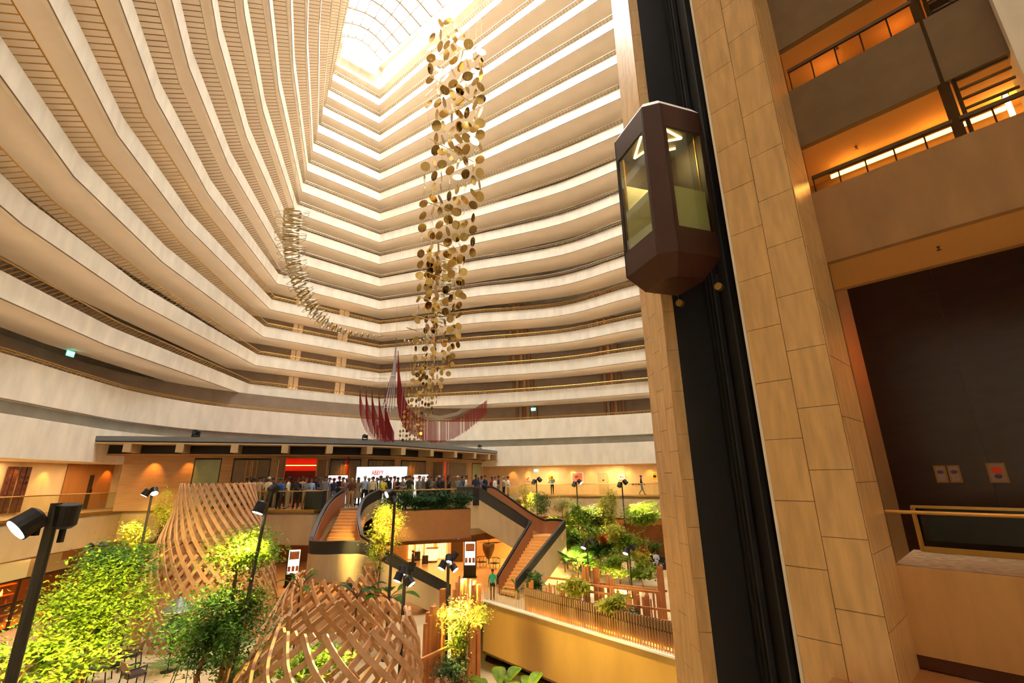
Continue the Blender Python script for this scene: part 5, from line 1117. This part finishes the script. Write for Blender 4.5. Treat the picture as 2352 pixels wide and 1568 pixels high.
for y, w_ in ((862, 10), (935, 26)): mk('spreader', G().tube([at(908 - w_, y, 30.4), at(908, y + 1, 30.4)], 0.025, 5), 'threadwhite', r2)
mk('hanger', G().tube([at(912, 690, 30.6), at(911, 776, 30.6)], 0.012, 4), 'wire', r2)
# ---------------------------------------------------------------- people
SK = {'sk': (170, 116, 84), 'hair': (22, 17, 15)}
mat('skin', (176, 122, 90), 0.6); mat('skin2', (126, 82, 58), 0.6); mat('hair', (20, 16, 14), 0.6); mat('hairgrey', (150, 146, 142), 0.7); mat('shoe', (24, 22, 22), 0.5); mat('eye', (20, 16, 14), 0.3); mat('lip', (130, 66, 56), 0.6)
CM = {}
def cmat(c):
    k = 'cloth_%d_%d_%d' % c
    if k not in MATS: mat(k, c, 0.85)
    return MATS[k]
def body(name, arms, legs=None, seated=False):
    # joints -> skin modifier -> one continuous mesh; arms: ((elbow),(wrist),(hand)) for each side, facing -y
    V = []; E = []; Rr = []
    def v(p, r, par=None):
        V.append(p); Rr.append(r if isinstance(r, tuple) else (r, r))
        if par is not None: E.append((par, len(V) - 1))
        return len(V) - 1
    zo = -0.43 if seated else 0.0
    pel = v((0, 0, 0.96 + zo), (0.155, 0.11)); sp = v((0, 0.0, 1.12 + zo), (0.135, 0.1), pel); ch = v((0, 0.0, 1.32 + zo), (0.165, 0.115), sp); nb_ = v((0, 0.01, 1.45 + zo), (0.075, 0.07), ch); nk = v((0, 0, 1.52 + zo), 0.052, nb_); hb_ = v((0, -0.02, 1.585 + zo), (0.066, 0.075), nk); hm = v((0, -0.015, 1.655 + zo), (0.078, 0.095), hb_); v((0, -0.005, 1.725 + zo), (0.055, 0.065), hm)
    L = legs or (((0.1, 0.0, 0.5), (0.105, 0.03, 0.09), (0.12, -0.13, 0.045)), ((-0.1, 0.0, 0.5), (-0.105, 0.03, 0.09), (-0.12, -0.13, 0.045)))
    for s, (kn, an, to) in zip((1, -1), L):
        h = v((0.095 * s, 0, 0.88 + zo), (0.098, 0.1), pel); k = v(kn, 0.062, h); a = v(an, 0.045, k); v(to, (0.042, 0.035), a)
    hands = []
    for s, (el, wr, ha) in zip((1, -1), arms):
        el, wr, ha = ((p[0], p[1], p[2] + zo) for p in (el, wr, ha)); sh_ = v((0.17 * s, 0.01, 1.405 + zo), 0.062, ch); e = v(el, 0.046, sh_); w_ = v(wr, 0.032, e); v(ha, (0.036, 0.022), w_); hands.append((Vector(wr), Vector(ha), s))
    me = bpy.data.meshes.new(name); me.from_pydata(V, E, []); o = bpy.data.objects.new(name, me); C.objects.link(o)
    md = o.modifiers.new('s', 'SKIN'); sl = me.skin_vertices[0].data
    for i, r in enumerate(Rr): sl[i].radius = r; sl[i].use_root = (i == 0)
    o.modifiers.new('b', 'SUBSURF').levels = 1; o.modifiers['b'].render_levels = 1
    bpy.context.view_layer.update(); ev = bpy.data.meshes.new_from_object(o.evaluated_get(bpy.context.evaluated_depsgraph_get()))
    vs_ = [tuple(p.co) for p in ev.vertices]; fs_ = [tuple(p.vertices) for p in ev.polygons]; g = G(); g.v = vs_; g.f = fs_
    def seg(p, a, b): a = Vector(a); b = Vector(b); d = b - a; t = max(0, min(1, (p - a).dot(d) / d.length_squared)); return (p - a - d * t).length, t
    for f in fs_:
        c = sum((Vector(vs_[i]) for i in f), Vector()) / len(f); m = 1 if c.z > 0.98 + zo else 2
        if c.z > 1.5 + zo and abs(c.x) < 0.2 and seg(c, (0, 0, 1.5 + zo), (0, 0, 1.8 + zo))[0] < 0.13: m = 0
        for s, (el, wr, ha) in zip((1, -1), arms):
            el, wr, ha = (Vector((p[0], p[1], p[2] + zo)) for p in (el, wr, ha)); sh_ = Vector((0.17 * s, 0.01, 1.405 + zo))
            d1, t1 = seg(c, sh_, el); d2, t2 = seg(c, el, wr); d3, t3 = seg(c, wr, ha)
            if min(d1, d2, d3) < 0.075 and (abs(c.x) > 0.12 or c.y < -0.14):
                if d2 < d1 and d2 <= d3: m = 4
                elif d3 < d1: m = 0
                elif t1 > 0.2: m = 1
        if not seated and c.z < 0.1 or (seated and c.z < 0.1): m = 3
        g.m.append(m)
    bpy.data.objects.remove(o)
    # face and fingers
    z = zo
    g.add([(-0.014, -0.108, 1.632 + z), (0.014, -0.108, 1.632 + z), (0, -0.138, 1.636 + z), (0, -0.104, 1.672 + z)], [(0, 1, 2), (1, 3, 2), (3, 0, 2)], 0)
    for s in (-1, 1):
        g.box((0.032 * s, -0.106, 1.672 + z), (0.022, 0.014, 0.011), 0, 5); g.box((0.084 * s, 0.0, 1.65 + z), (0.018, 0.035, 0.055), 0, 0); g.box((0.032 * s, -0.108, 1.692 + z), (0.03, 0.012, 0.006), 0, 5)
    g.box((0, -0.1, 1.6 + z), (0.045, 0.014, 0.012), 0, 6)
    for wr, ha, s in hands:
        d = (ha - wr).normalized(); sd = d.cross(Vector((0, 1, 0.2))).normalized(); 
        if sd.length < 0.5: sd = Vector((1, 0, 0))
        cu = sd.cross(d)
        for k, ln in enumerate((0.075, 0.085, 0.08, 0.062)):
            b0 = ha + sd * (k - 1.5) * 0.019; m1 = b0 + d * ln * 0.55 + cu * 0.008; g.tube([b0, m1, m1 + (d * 0.8 + cu * 0.6) * ln * 0.5], [0.0095, 0.009, 0.007], 5, 0)
        b0 = wr.lerp(ha, 0.45) - sd * 0.03; g.tube([b0, b0 - sd * 0.025 + d * 0.03, b0 - sd * 0.03 + d * 0.062], [0.012, 0.011, 0.008], 5, 0)
    ob = mk(name, g, ['skin', 'white', 'white', 'shoe', 'skin', 'eye', 'lip'], None, True); d_ = ob.data; bpy.data.objects.remove(ob); return d_
dn = ((0.23, 0.03, 1.14), (0.24, -0.04, 0.9), (0.24, -0.06, 0.82)); dnm = tuple((-x, y, z) for x, y, z in dn)
fw_ = ((0.23, 0.02, 1.13), (0.16, -0.2, 1.14), (0.13, -0.27, 1.17)); fwm = tuple((-x, y, z) for x, y, z in fw_)
hd = ((0.27, -0.02, 1.2), (0.2, -0.16, 1.4), (0.12, -0.13, 1.52)); hip = ((-0.36, 0.06, 1.18), (-0.22, -0.02, 1.02), (-0.17, -0.08, 1.0))
bk_ = ((0.25, 0.08, 1.15), (0.12, 0.16, 1.0), (0.05, 0.17, 0.96))
walk = (((0.1, -0.1, 0.5), (0.1, -0.2, 0.1), (0.11, -0.35, 0.07)), ((-0.1, 0.0, 0.5), (-0.1, 0.28, 0.16), (-0.11, 0.16, 0.05)))
sit = (((0.12, -0.42, 0.47), (0.12, -0.42, 0.09), (0.13, -0.57, 0.045)), ((-0.12, -0.42, 0.47), (-0.12, -0.4, 0.09), (-0.13, -0.55, 0.045)))
POSE = {'down': body('body', (dn, dnm)), 'talk': body('body', (fw_, dnm)), 'hold': body('body', (fw_, fwm)), 'phone': body('body', (dn, tuple((-x, y, z) for x, y, z in hd))), 'hip': body('body', (hd, hip)), 'walk': body('body', (((0.22, 0.1, 1.14), (0.22, -0.02, 0.92), (0.22, -0.08, 0.86)), ((-0.22, -0.06, 1.14), (-0.2, -0.22, 0.97), (-0.19, -0.29, 0.95))), walk), 'sit': body('body', (fw_, fwm), sit, True)}
def hairmesh(long):
    g = G(); prof = [(0.104, -0.03), (0.108, 0.02), (0.098, 0.06), (0.07, 0.09), (0.02, 0.105)]; n = 14; vs_ = []; 
    for r, z in prof:
        for k in range(n):
            a = 2 * pi * k / n; front = max(0, -math.sin(a)); vs_.append((0.86 * r * math.cos(a), 1.0 * r * math.sin(a) + 0.004, 1.665 + z + (0.055 * front if z < 0.03 else 0)))
    g.add(vs_, [(i * n + k, i * n + (k + 1) % n, (i + 1) * n + (k + 1) % n, (i + 1) * n + k) for i in range(len(prof) - 1) for k in range(n)] + [tuple((len(prof) - 1) * n + k for k in range(n))])
    if long: g.hexa([(-0.085, 0.03, 1.42), (0.085, 0.03, 1.42), (0.08, 0.12, 1.42), (-0.08, 0.12, 1.42)], [(-0.085, 0.0, 1.7), (0.085, 0.0, 1.7), (0.075, 0.11, 1.7), (-0.075, 0.11, 1.7)])
    o = mk('hair', g, 'hair', None, True); d_ = o.data; bpy.data.objects.remove(o); return d_
HR = {0: hairmesh(False), 1: hairmesh(True)}
g = G(); rows = []
for r, z in ((0.15, 1.0), (0.19, 0.85), (0.26, 0.55)): rows.append([(r * math.cos(2 * pi * k / 14), r * 0.8 * math.sin(2 * pi * k / 14), z) for k in range(15)])
g.strip(rows); _o = mk('skirt', g, 'white', None, True); SKIRT = _o.data; bpy.data.objects.remove(_o)
def person(loc, rz, shirt, trouser, pose, label, sc_=1.0, hair=0, grey=False, dark=False, sleeve=False, skirt=None, group='people on the mezzanine'):
    t = thing('person', label, 'person', loc, rz, group); t.scale = (sc_,) * 3
    b = bpy.data.objects.new('body', POSE[pose]); C.objects.link(b); b.parent = t
    sk = MATS['skin2' if dark else 'skin']
    for i, m in enumerate((sk, cmat(shirt), cmat(trouser), MATS['shoe'], cmat(shirt) if sleeve else sk)): b.material_slots[i].link = 'OBJECT'; b.material_slots[i].material = m
    h = bpy.data.objects.new('hair', HR[hair]); C.objects.link(h); h.parent = t
    if pose == 'sit': h.location = (0, 0, -0.43)
    if grey: h.material_slots[0].link = 'OBJECT'; h.material_slots[0].material = MATS['hairgrey']
    if skirt: s = bpy.data.objects.new('skirt', SKIRT); C.objects.link(s); s.parent = t; s.material_slots[0].link = 'OBJECT'; s.material_slots[0].material = cmat(skirt)
    return t
W_, K_, N_, B_, GY, TN = (222, 218, 212), (30, 30, 33), (34, 40, 66), (52, 96, 160), (112, 112, 114), (178, 148, 108)
NAMES = {W_: 'white', K_: 'black', N_: 'navy', B_: 'blue', GY: 'grey', TN: 'tan', (130, 32, 44): 'dark red', (150, 172, 206): 'pale blue', (92, 54, 36): 'brown', (196, 184, 60): 'yellow', (196, 184, 152): 'cream', (118, 104, 78): 'olive', (150, 96, 70): 'rust', (70, 92, 120): 'slate'}
MR, PB, BR, YL, CR, OL, RU, SLT = (130, 32, 44), (150, 172, 206), (92, 54, 36), (196, 184, 60), (196, 184, 152), (118, 104, 78), (150, 96, 70), (70, 92, 120)
CROWD = [(462, 32.6, K_), (481, 31.6, PB), (500, 31.0, GY), (516, 32.2, RU), (540, 31.8, BR), (556, 31.3, N_), (566, 30.2, MR), (575, 28.9, W_), (583, 30.4, MR), (590, 31.4, K_), (597, 28.8, TN), (605, 30.6, GY), (617, 28.75, CR), (628, 30.6, K_), (645, 28.55, B_), (654, 30.9, GY), (663, 28.75, CR), (672, 30.8, K_), (684, 28.8, K_), (695, 30.7, TN), (704, 28.7, GY), (715, 29.9, PB), (725, 31.0, K_), (733, 30.8, N_), (741, 30.2, OL), (748, 29.0, GY), (757, 31.0, W_), (767, 29.6, N_), (779, 31.0, K_), (788, 30.6, RU), (796, 31.2, GY), (809, 30.2, BR), (823, 30.3, OL), (838, 30.5, PB), (847, 31.2, PB), (857, 30.5, CR), (866, 31.4, K_), (874, 31.6, GY), (881, 31.0, YL), (889, 31.5, K_), (897, 31.0, N_), (906, 30.7, RU), (914, 31.4, K_), (925, 30.8, GY), (932, 32.0, W_), (940, 30.8, K_), (948, 31.6, YL), (963, 30.6, GY), (973, 31.2, OL), (983, 30.8, K_), (991, 31.4, GY), (1001, 31.0, BR), (1008, 32.0, N_), (1016, 31.2, K_), (1031, 31.6, K_), (1051, 31.4, GY), (1062, 33.4, SLT), (1071, 32.0, W_), (1093, 33.0, N_), (1099, 34.6, GY), (1106, 35.4, PB), (1114, 34.2, N_), (1130, 36.6, MR), (1137, 35.6, W_), (1145, 37.4, N_), (1157, 37.6, CR), (1167, 36.0, W_)]
ORD2 = ['1st', '2nd', '3rd'] + [f'{i}th' for i in range(4, 80)]
for i in range(len(ORD2)):
    n_ = i + 1
    if n_ > 20 and n_ % 10 in (1, 2, 3): ORD2[i] = f'{n_}' + {1: 'st', 2: 'nd', 3: 'rd'}[n_ % 10]
rp_ = random.Random(9)
for i, (px, Y, c) in enumerate(CROWD):
    p = at(px, 1110, Y); po = rp_.choice(('down', 'talk', 'hold', 'phone', 'down', 'talk')); rz = rp_.uniform(0, 2 * pi); tr = rp_.choice((N_, K_, GY, K_, TN))
    lg = 1 if px in (823, 1031, 575, 590, 973) else 0
    person((p.x, p.y, 0), rz if px not in (645, 617, 597, 809, 838, 857) else pi + rp_.uniform(-0.3, 0.3), c, tr, 'down' if px == 645 else po, f'person in a {NAMES[c]} top, {ORD2[i]} of the standing crowd counted from the exit end', rp_.uniform(1.0, 1.09), lg, rp_.random() < 0.15, rp_.random() < 0.5, rp_.random() < 0.5, OL if px == 823 else None)
p = on(1270, 1136, 0); person((p.x, p.y + 0.5, 0), 0.2, SLT, K_, 'hip', 'person in slate shirt with hand raised before the yellow picture', 1.0, 0, False, True)
p = at(1473, 1110, 44.6); person((p.x, p.y, 0), 1.3, N_, (110, 130, 160), 'walk', 'person in navy top walking along the picture gallery', 1.0, 0, False, True, True)
p = on(1131, 1380, GZ); person((p.x, p.y + 0.15, GZ), 0.25, (40, 150, 120), K_, 'down', 'person in green shirt standing at the foot of the stair', 0.98, 0, False, True, False, None, 'people on the garden floor')
p = at(948, 1290, 38.5); person((p.x, p.y, GZ), 2.0, K_, K_, 'talk', 'dark clothed person standing in the orange lobby', 1.0, 0, False, True, True, None, 'people on the garden floor')
p = at(1506, 1268, 40); person((p.x, p.y, GZ), -0.6, (190, 196, 206), (150, 148, 150), 'sit', 'person in pale shirt seated in the far garden lounge', 1.0, 0, False, True, True, None, 'people on the garden floor')

# ---------------------------------------------------------------- tables among the crowd
mat('clothdark', (40, 36, 38), 0.9); mat('clearglass', (220, 226, 226), 0.1, trans=0.8); mat('wine', (120, 30, 30), 0.3)
def crowdtable(px, Y, wd, label, n, kind, m='clothdark'):
    p = at(px, 1110, Y); t = thing('cocktail_table', label, 'table', (p.x, p.y, 0), 0.1, 'tables among the crowd')
    mk('table_top', G().box((0, 0, 1.04), (wd, 0.6, 0.04)), m, t, False, False)
    mk('cloth', G().prism([(-wd / 2, -0.3), (wd / 2, -0.3), (wd / 2, 0.3), (-wd / 2, 0.3)], 0.03, 1.02), m, t, False, False)
    for i in range(n):
        x = p.x + (i - (n - 1) / 2) * wd * 0.8 / max(1, n - 1); y = p.y - 0.12 + 0.2 * (i % 2)
        g = G().lathe([(0.035, 0), (0.006, 0.01), (0.006, 0.08), (0.035, 0.11), (0.03, 0.17)], 8, (x, y, 1.06)) if kind == 'glass' else G().lathe([(0.06, 0), (0.12, 0.012), (0.12, 0.018)], 12, (x, y, 1.06))
        tag(mk('drinking_glass' if kind == 'glass' else 'plate', g, 'clearglass' if kind == 'glass' else 'white'), f'{ORD2[i]} {"drinking glass" if kind == "glass" else "white plate"} from the exit end on the {label.split(" ", 1)[0]} crowd table', kind, f'tableware on the {label.split(" ", 1)[0]} crowd table')
crowdtable(730, 28.75, 1.1, 'narrow dark clothed table behind the crowd railing', 4, 'plate')
crowdtable(1074, 30.9, 1.5, 'long dark bar table with glasses at the stair head', 8, 'glass')
crowdtable(995, 29.9, 1.7, 'wide dark desk behind the planter hedge', 3, 'plate')
# ---------------------------------------------------------------- restaurant front and furniture
mat('mullion', (36, 30, 26), 0.5); glass('shopglass', (236, 214, 180), 0.05); mat('blind', (232, 224, 206), 0.9); mat('blindtan', (176, 152, 122), 0.9); mat('leather', (70, 62, 64), 0.4); mat('chairtan', (166, 134, 102), 0.7); mat('tabletop', (176, 140, 76), 0.35); mat('metalblack', (24, 23, 23), 0.45)
FP = [(-24.4, 18.5), (-24.9, 22), (-25.5, 26), (-25.7, 29.6)]
rf = thing('window_4', 'dark framed restaurant glass front under the gallery', 'shopfront', (-25, 24, GZ), kind='structure')
pts = resample([Vector((x, y, 0)) for x, y in FP], 1.25)
for a, b in zip(pts, pts[1:]):
    d = (b - a).normalized(); n_ = Vector((-d.y, d.x, 0)) * 0.01
    mk('pane', G().prism([a - n_, b - n_, b + n_, a + n_], GZ, -3.0), 'shopglass', rf)
for p in pts: mk('mullion', G().box((p.x, p.y, (GZ - 3) / 2), (0.1, 0.1, -3 - GZ)), 'mullion', rf)
for z in (GZ + 0.08, -4.15, -3.05):
    g = G()
    for a, b in zip(pts, pts[1:]): g.bar((a.x, a.y, z), (b.x, b.y, z), 0.08, 0.1)
    mk('transom', g, 'mullion', rf)
struct('ceiling_2', G().band(FP, -3.02, -2.9, 3.4), 'bulkhead', 'brown ceiling over the restaurant front', 'ceiling')
for i, (f0, f1, m) in enumerate(((0.05, 0.72, 'blind'), (0.72, 0.98, 'blindtan'))):
    a, b = pts[0].lerp(pts[-1], f0), pts[0].lerp(pts[-1], f1)
    t = thing('roller_blind', ['long white roller blind above the restaurant glass', 'tan mesh roller blind above the restaurant glass'][i], 'blind', (a.x, a.y, -3.0))
    mk('fabric', G().prism([(a.x + 0.35, a.y), (b.x + 0.35, b.y), (b.x + 0.33, b.y), (a.x + 0.33, a.y)], -2.95, -2.05), m, t)
    mk('bottom_bar', G().bar((a.x + 0.34, a.y, -2.96), (b.x + 0.34, b.y, -2.96), 0.05, 0.05), 'mullion', t)
for i, y in enumerate((21.5, 24.0, 26.5)):
    x = -27.2; t = thing('shelf_unit', f'{["first", "second", "third"][i]} lit bottle shelf seen through the restaurant glass', 'shelf', (x, y, GZ))
    mk('carcass', G().box((x - 0.15, y, GZ + 1.1), (0.06, 1.9, 2.2)), 'panelred', t)
    for z in (0.35, 0.85, 1.35, 1.85): mk('shelf_board', G().box((x, y, GZ + z), (0.3, 1.9, 0.04)), 'doorwood', t)
    for k in range(5): tag(mk('bottle', G().lathe([(0.045, 0), (0.045, 0.18), (0.015, 0.24), (0.015, 0.3)], 8, (x, y - 0.7 + k * 0.35, GZ + 0.87 + 0.5 * (k % 2))), ['glowdot', 'leaforange', 'windowglass'][k % 3]), f'{["first", "second", "third", "fourth", "fifth"][k]} small bottle on the {["first", "second", "third"][i]} lit restaurant shelf', 'bottle', 'bottles on the restaurant shelves')
lamp('restaurant_light', 'AREA', (-26.5, 24, -3.1), 260, (255, 160, 70), 2.0, (-26.5, 24, -6), sy=8)
def chair(name, label, group, m1='leather', m2='chairtan'):
    t = thing(name, label, 'chair', (0, 0, GZ), 0, group)
    mk('seat', G().box((0, 0, 0.44), (0.52, 0.5, 0.09)), m1, t, False, False)
    b = G(); b.hexa([(-0.27, 0.2, 0.55), (0.27, 0.2, 0.55), (0.27, 0.25, 0.55), (-0.27, 0.25, 0.55)], [(-0.27, 0.27, 0.82), (0.27, 0.27, 0.82), (0.27, 0.31, 0.82), (-0.27, 0.31, 0.82)]); mk('backrest', b, m2, t, False, False)
    for x in (-0.25, 0.25):
        mk('leg', G().tube([(x, -0.22, 0), (x, -0.22, 0.64)], 0.018, 6), 'metalblack', t, False, False)
        mk('leg', G().tube([(x, 0.28, 0), (x, 0.22, 0.45), (x, 0.29, 0.82)], 0.018, 6), 'metalblack', t, False, False)
        mk('armrest', G().bar((x, -0.24, 0.65), (x, 0.26, 0.63), 0.05, 0.03), 'metalblack', t, False, False)
    return t
c0 = chair('dining_chair', 'tan backed dining chair at the table nearest the tall pod', 'garden dining chairs')
def table(px, py, label, top='tabletop'):
    p = on(px, py, GZ); t = thing('dining_table', label, 'table', (p.x, p.y, GZ), 0.35, 'garden dining tables')
    mk('table_top', G().box((0, 0, 0.73), (0.85, 0.85, 0.04)), top, t, False, False); mk('column', G().tube([(0, 0, 0.02), (0, 0, 0.72)], 0.05, 8), 'metalblack', t, False, False)
    mk('base', G().lathe([(0.32, 0), (0.32, 0.015), (0.06, 0.03)], 18), 'metalblack', t, False, False); return p
p = table(252, 1532, 'square table set with plates near the tall pod')
c0.location = (p.x + 0.9, p.y - 0.2, GZ); c0.rotation_euler = (0, 0, -1.2); c0.scale = (1.15, 1.15, 1.15)
tree_copy(c0, (p.x - 0.55, p.y + 0.6, GZ), 0.7, 'grey seated dining chair on the far side of the plated table')
for i, (dx, dy) in enumerate(((0.18, 0.12), (-0.2, 0.15), (0.1, -0.25))):
    tag(mk('plate', G().lathe([(0.06, 0), (0.13, 0.012), (0.13, 0.016), (0.05, 0.006)], 16, (p.x + dx, p.y + dy, GZ + 0.752)), 'white', None, True), ['white plate nearest the tan backed chair', 'white plate nearest the grey seated chair', 'white plate at the near edge of the square table'][i], 'plate', 'plates on the square table')
p2 = table(60, 1540, 'dark table behind the cut-off corner tree', 'leather')
tree_copy(c0, (p2.x + 0.8, p2.y, GZ), -1.4, 'dining chair beside the dark corner table'); tree_copy(c0, (p2.x - 0.1, p2.y + 0.9, GZ), 0.1, 'dining chair behind the dark corner table')
p3 = table(165, 1575, 'dark table under the large bright tree', 'leather'); tree_copy(c0, (p3.x + 0.75, p3.y + 0.2, GZ), -1.2, 'dining chair under the large bright tree')
p4 = table(440, 1470, 'dark table inside the tall lattice pod', 'leather'); tree_copy(c0, (p4.x + 0.8, p4.y, GZ), -1.5, 'dark chair inside the tall pod, nearer the dark tree'); tree_copy(c0, (p4.x - 0.8, p4.y + 0.1, GZ), 1.5, 'dark chair inside the tall pod, nearer the restaurant')
tree_copy(c0, on(300, 1585, GZ), 2.6, 'dining chair cut off by the lower picture edge')
# stand lamp with two conical shades
p = at(405, 1425, 20.6); t = thing('stand_lamp', 'stand lamp with two grey cone shades in front of the tall pod', 'lamp', (p.x, p.y, GZ))
mat('shadegrey', (112, 112, 110), 0.45, 0.3); mat('shadeglow', (255, 200, 90), emit=(255, 190, 70), es=6)
mk('pole', G().tube([(p.x, p.y, GZ), (p.x, p.y, -2.75)], 0.025, 8), 'metalblack', t); mk('base', G().lathe([(0.25, 0), (0.25, 0.02), (0.04, 0.05)], 16, (p.x, p.y, GZ)), 'metalblack', t)
for z in (-2.78, -3.4):
    mk('shade', G().lathe([(0.6, -0.5), (0.03, 0.0), (0.025, 0.0), (0.58, -0.5)], 24, (p.x, p.y, z)), 'shadegrey', t); mk('light_ring', G().lathe([(0.57, -0.49), (0.57, -0.47), (0.5, -0.47), (0.5, -0.49)], 24, (p.x, p.y, z)), 'shadeglow', t)
# wire frame sculpture
p = at(430, 1500, 16.0); t = thing('wire_frame', 'black wire pyramid frame beside the dark tree trunks', 'sculpture', (p.x, p.y, GZ))
ap = Vector((p.x + 0.1, p.y, p.z + 0.85)); q = [Vector((p.x + 0.75 * math.cos(a), p.y + 0.75 * math.sin(a), GZ)) for a in (0.3, 1.5, 2.8, 4.2, 5.4)]
for a in q: mk('wire_leg', G().tube([ap, a], 0.012, 5), 'metalblack', t)
for f in (0.25, 0.4, 0.55, 0.7, 0.85):
    g = G()
    for i in range(5): g.tube([ap.lerp(q[i], f), ap.lerp(q[(i + 1) % 5], f)], 0.007, 4)
    mk('wire_ring', g, 'metalblack', t)
# far garden lounge
def wicker(px, py, label, rz):
    p = on(px, py, GZ); t = thing('wicker_seat', label, 'chair', (p.x, p.y, GZ), rz, 'wicker seats'); rows = []
    for z, r in ((0.35, 0.55), (0.8, 0.68), (1.2, 0.78), (1.6, 0.82)): rows.append([(r * math.cos(a), r * math.sin(a), z) for a in [pi * (-0.15 + 1.3 * k / 16) for k in range(17)]])
    mk('woven_shell', G().strip(rows), 'wicker', t, True, False); mk('seat', G().lathe([(0.5, 0.32), (0.54, 0.4), (0.5, 0.46)], 18), 'chairtan', t, False, False)
    g = G()
    for i in range(5):
        for k in range(16): a = pi * (-0.15 + 1.3 * k / 16); b = pi * (-0.15 + 1.3 * (k + 1) / 16); r = 0.56 + 0.06 * i; g.bar((r * math.cos(a), r * math.sin(a), 0.45 + 0.25 * i), (r * math.cos(b), r * math.sin(b), 0.45 + 0.25 * i), 0.05, 0.05)
    mk('woven_bands', g, 'wicker', t, False, False)
    for a in (0.8, 2.3, 3.9, 5.5): mk('leg', G().tube([(0.4 * math.cos(a), 0.4 * math.sin(a), 0.35), (0.5 * math.cos(a), 0.5 * math.sin(a), 0)], 0.03, 6), 'slat', t, False, False)
mat('wicker', (120, 66, 44), 0.7, var=0.35, scale=9)
wicker(1306, 1296, 'tall brown wicker seat nearest the stair landing', 2.2); wicker(1332, 1290, 'tall brown wicker seat behind the fan palm', 2.6)
p = at(1508, 1282, 40.2); t = thing('lounge_sofa', 'dark grey lounge sofa under the seated person', 'sofa', (p.x, p.y, GZ), -0.6)
mk('seat', G().box((0, 0.05, 0.24), (1.5, 0.75, 0.3)), 'charcoal', t, False, False); mk('backrest', G().box((0, 0.42, 0.55), (1.5, 0.16, 0.6)), 'charcoal', t, False, False)
for x in (-0.75, 0.75): mk('armrest', G().box((x, 0.08, 0.35), (0.16, 0.8, 0.5)), 'charcoal', t, False, False)
def lobbychair(px, py, rz, label):
    p = on(px, py, GZ); t = thing('lobby_armchair', label, 'chair', (p.x, p.y, GZ), rz, 'lobby armchairs')
    mk('seat', G().box((0, 0, 0.43), (0.62, 0.55, 0.05)), 'metalblack', t, False, False); mk('back_rail', G().tube([(0.4 * math.cos(a), 0.36 * math.sin(a), 0.8) for a in [pi * (-0.1 + 1.2 * k / 12) for k in range(13)]], 0.025, 6), 'metalblack', t, False, False)
    for x, y in ((-0.28, -0.24), (0.28, -0.24), (-0.3, 0.26), (0.3, 0.26)): mk('leg', G().tube([(x, y, 0), (x * 1.1, y, 0.43), (x * 1.2, y * 1.05, 0.78)], 0.02, 6), 'metalblack', t, False, False)
    for k in range(4): mk('back_spindle', G().tube([(-0.2 + k * 0.13, 0.25, 0.45), (-0.22 + k * 0.145, 0.34, 0.8)], 0.012, 5), 'metalblack', t, False, False)
lobbychair(1106, 1303, 0.6, 'thin black lobby armchair next to the totem display'); lobbychair(1136, 1306, -0.6, 'thin black lobby armchair next to the stair')
p = on(1122, 1296, GZ); t = thing('drop_sculpture', 'dark hanging drop sculpture in front of the lit lobby wall', 'sculpture', (p.x, p.y, GZ))
mk('lower_drop', G().lathe([(0.02, 0.35), (0.3, 0.7), (0.5, 1.2), (0.52, 1.6), (0.4, 1.7)], 18, (p.x, p.y, GZ)), 'bronze', t, True); mk('upper_drop', G().lathe([(0.3, 2.0), (0.62, 2.3), (0.66, 2.7), (0.4, 3.1), (0.05, 3.3)], 18, (p.x - 0.1, p.y, GZ)), 'bronze', t, True)
mk('hanging_cord', G().tube([(p.x, p.y, GZ + 1.6), (p.x, p.y, -1.9)], 0.02, 5), 'metalblack', t); mk('stand', G().tube([(p.x, p.y, GZ), (p.x, p.y, GZ + 0.5)], 0.04, 6), 'metalblack', t)
mk('spear_shadow', G().add([(p.x - 0.9, p.y + 0.3, GZ + 1.7), (p.x + 1.3, p.y + 0.3, GZ + 1.75), (p.x + 0.7, p.y + 0.3, GZ + 1.62), (p.x - 0.9, p.y + 0.34, GZ + 1.7), (p.x + 1.3, p.y + 0.34, GZ + 1.75), (p.x + 0.7, p.y + 0.34, GZ + 1.62)], [(0, 2, 1), (3, 4, 5), (0, 1, 4, 3), (1, 2, 5, 4), (2, 0, 3, 5)]), 'bronze', t)  # dark triangle modelled in place of a spear-shaped shadow
for i, (px, py, h) in enumerate(((958, 1289, 0.75), (976, 1296, 0.65))):
    p = on(px, py, GZ); t = thing('suitcase', ['larger dark suitcase by the lobby panels', 'smaller dark suitcase by the lobby panels'][i], 'suitcase', (p.x, p.y, GZ), 0.3)
    mk('shell', G().box((0, 0, h / 2 + 0.06), (0.5, 0.3, h)), 'charcoal', t, False, False); mk('pull_handle', G().tube([(-0.12, 0, h), (-0.12, 0, h + 0.35), (0.12, 0, h + 0.35), (0.12, 0, h)], 0.015, 5), 'metalblack', t, False, False)
    for x in (-0.18, 0.18): mk('wheel', G().tube([(x - 0.02, 0, 0.04), (x + 0.02, 0, 0.04)], 0.04, 8), 'metalblack', t, False, False)
p = on(992, 1290, GZ); t = thing('lit_pedestal', 'glowing cream reception pedestal in the lobby', 'pedestal', (p.x, p.y, GZ))
mk('body', G().prism([(p.x - 0.45, p.y - 0.3), (p.x + 0.45, p.y - 0.3), (p.x + 0.4, p.y + 0.3), (p.x - 0.4, p.y + 0.3)], GZ + 0.15, GZ + 1.1), 'shoji', t); mk('top', G().box((p.x, p.y, GZ + 1.14), (1.05, 0.75, 0.06)), 'doorwood', t); mk('foot', G().lathe([(0.5, 0), (0.45, 0.14)], 18, (p.x, p.y, GZ)), 'bronze', t)
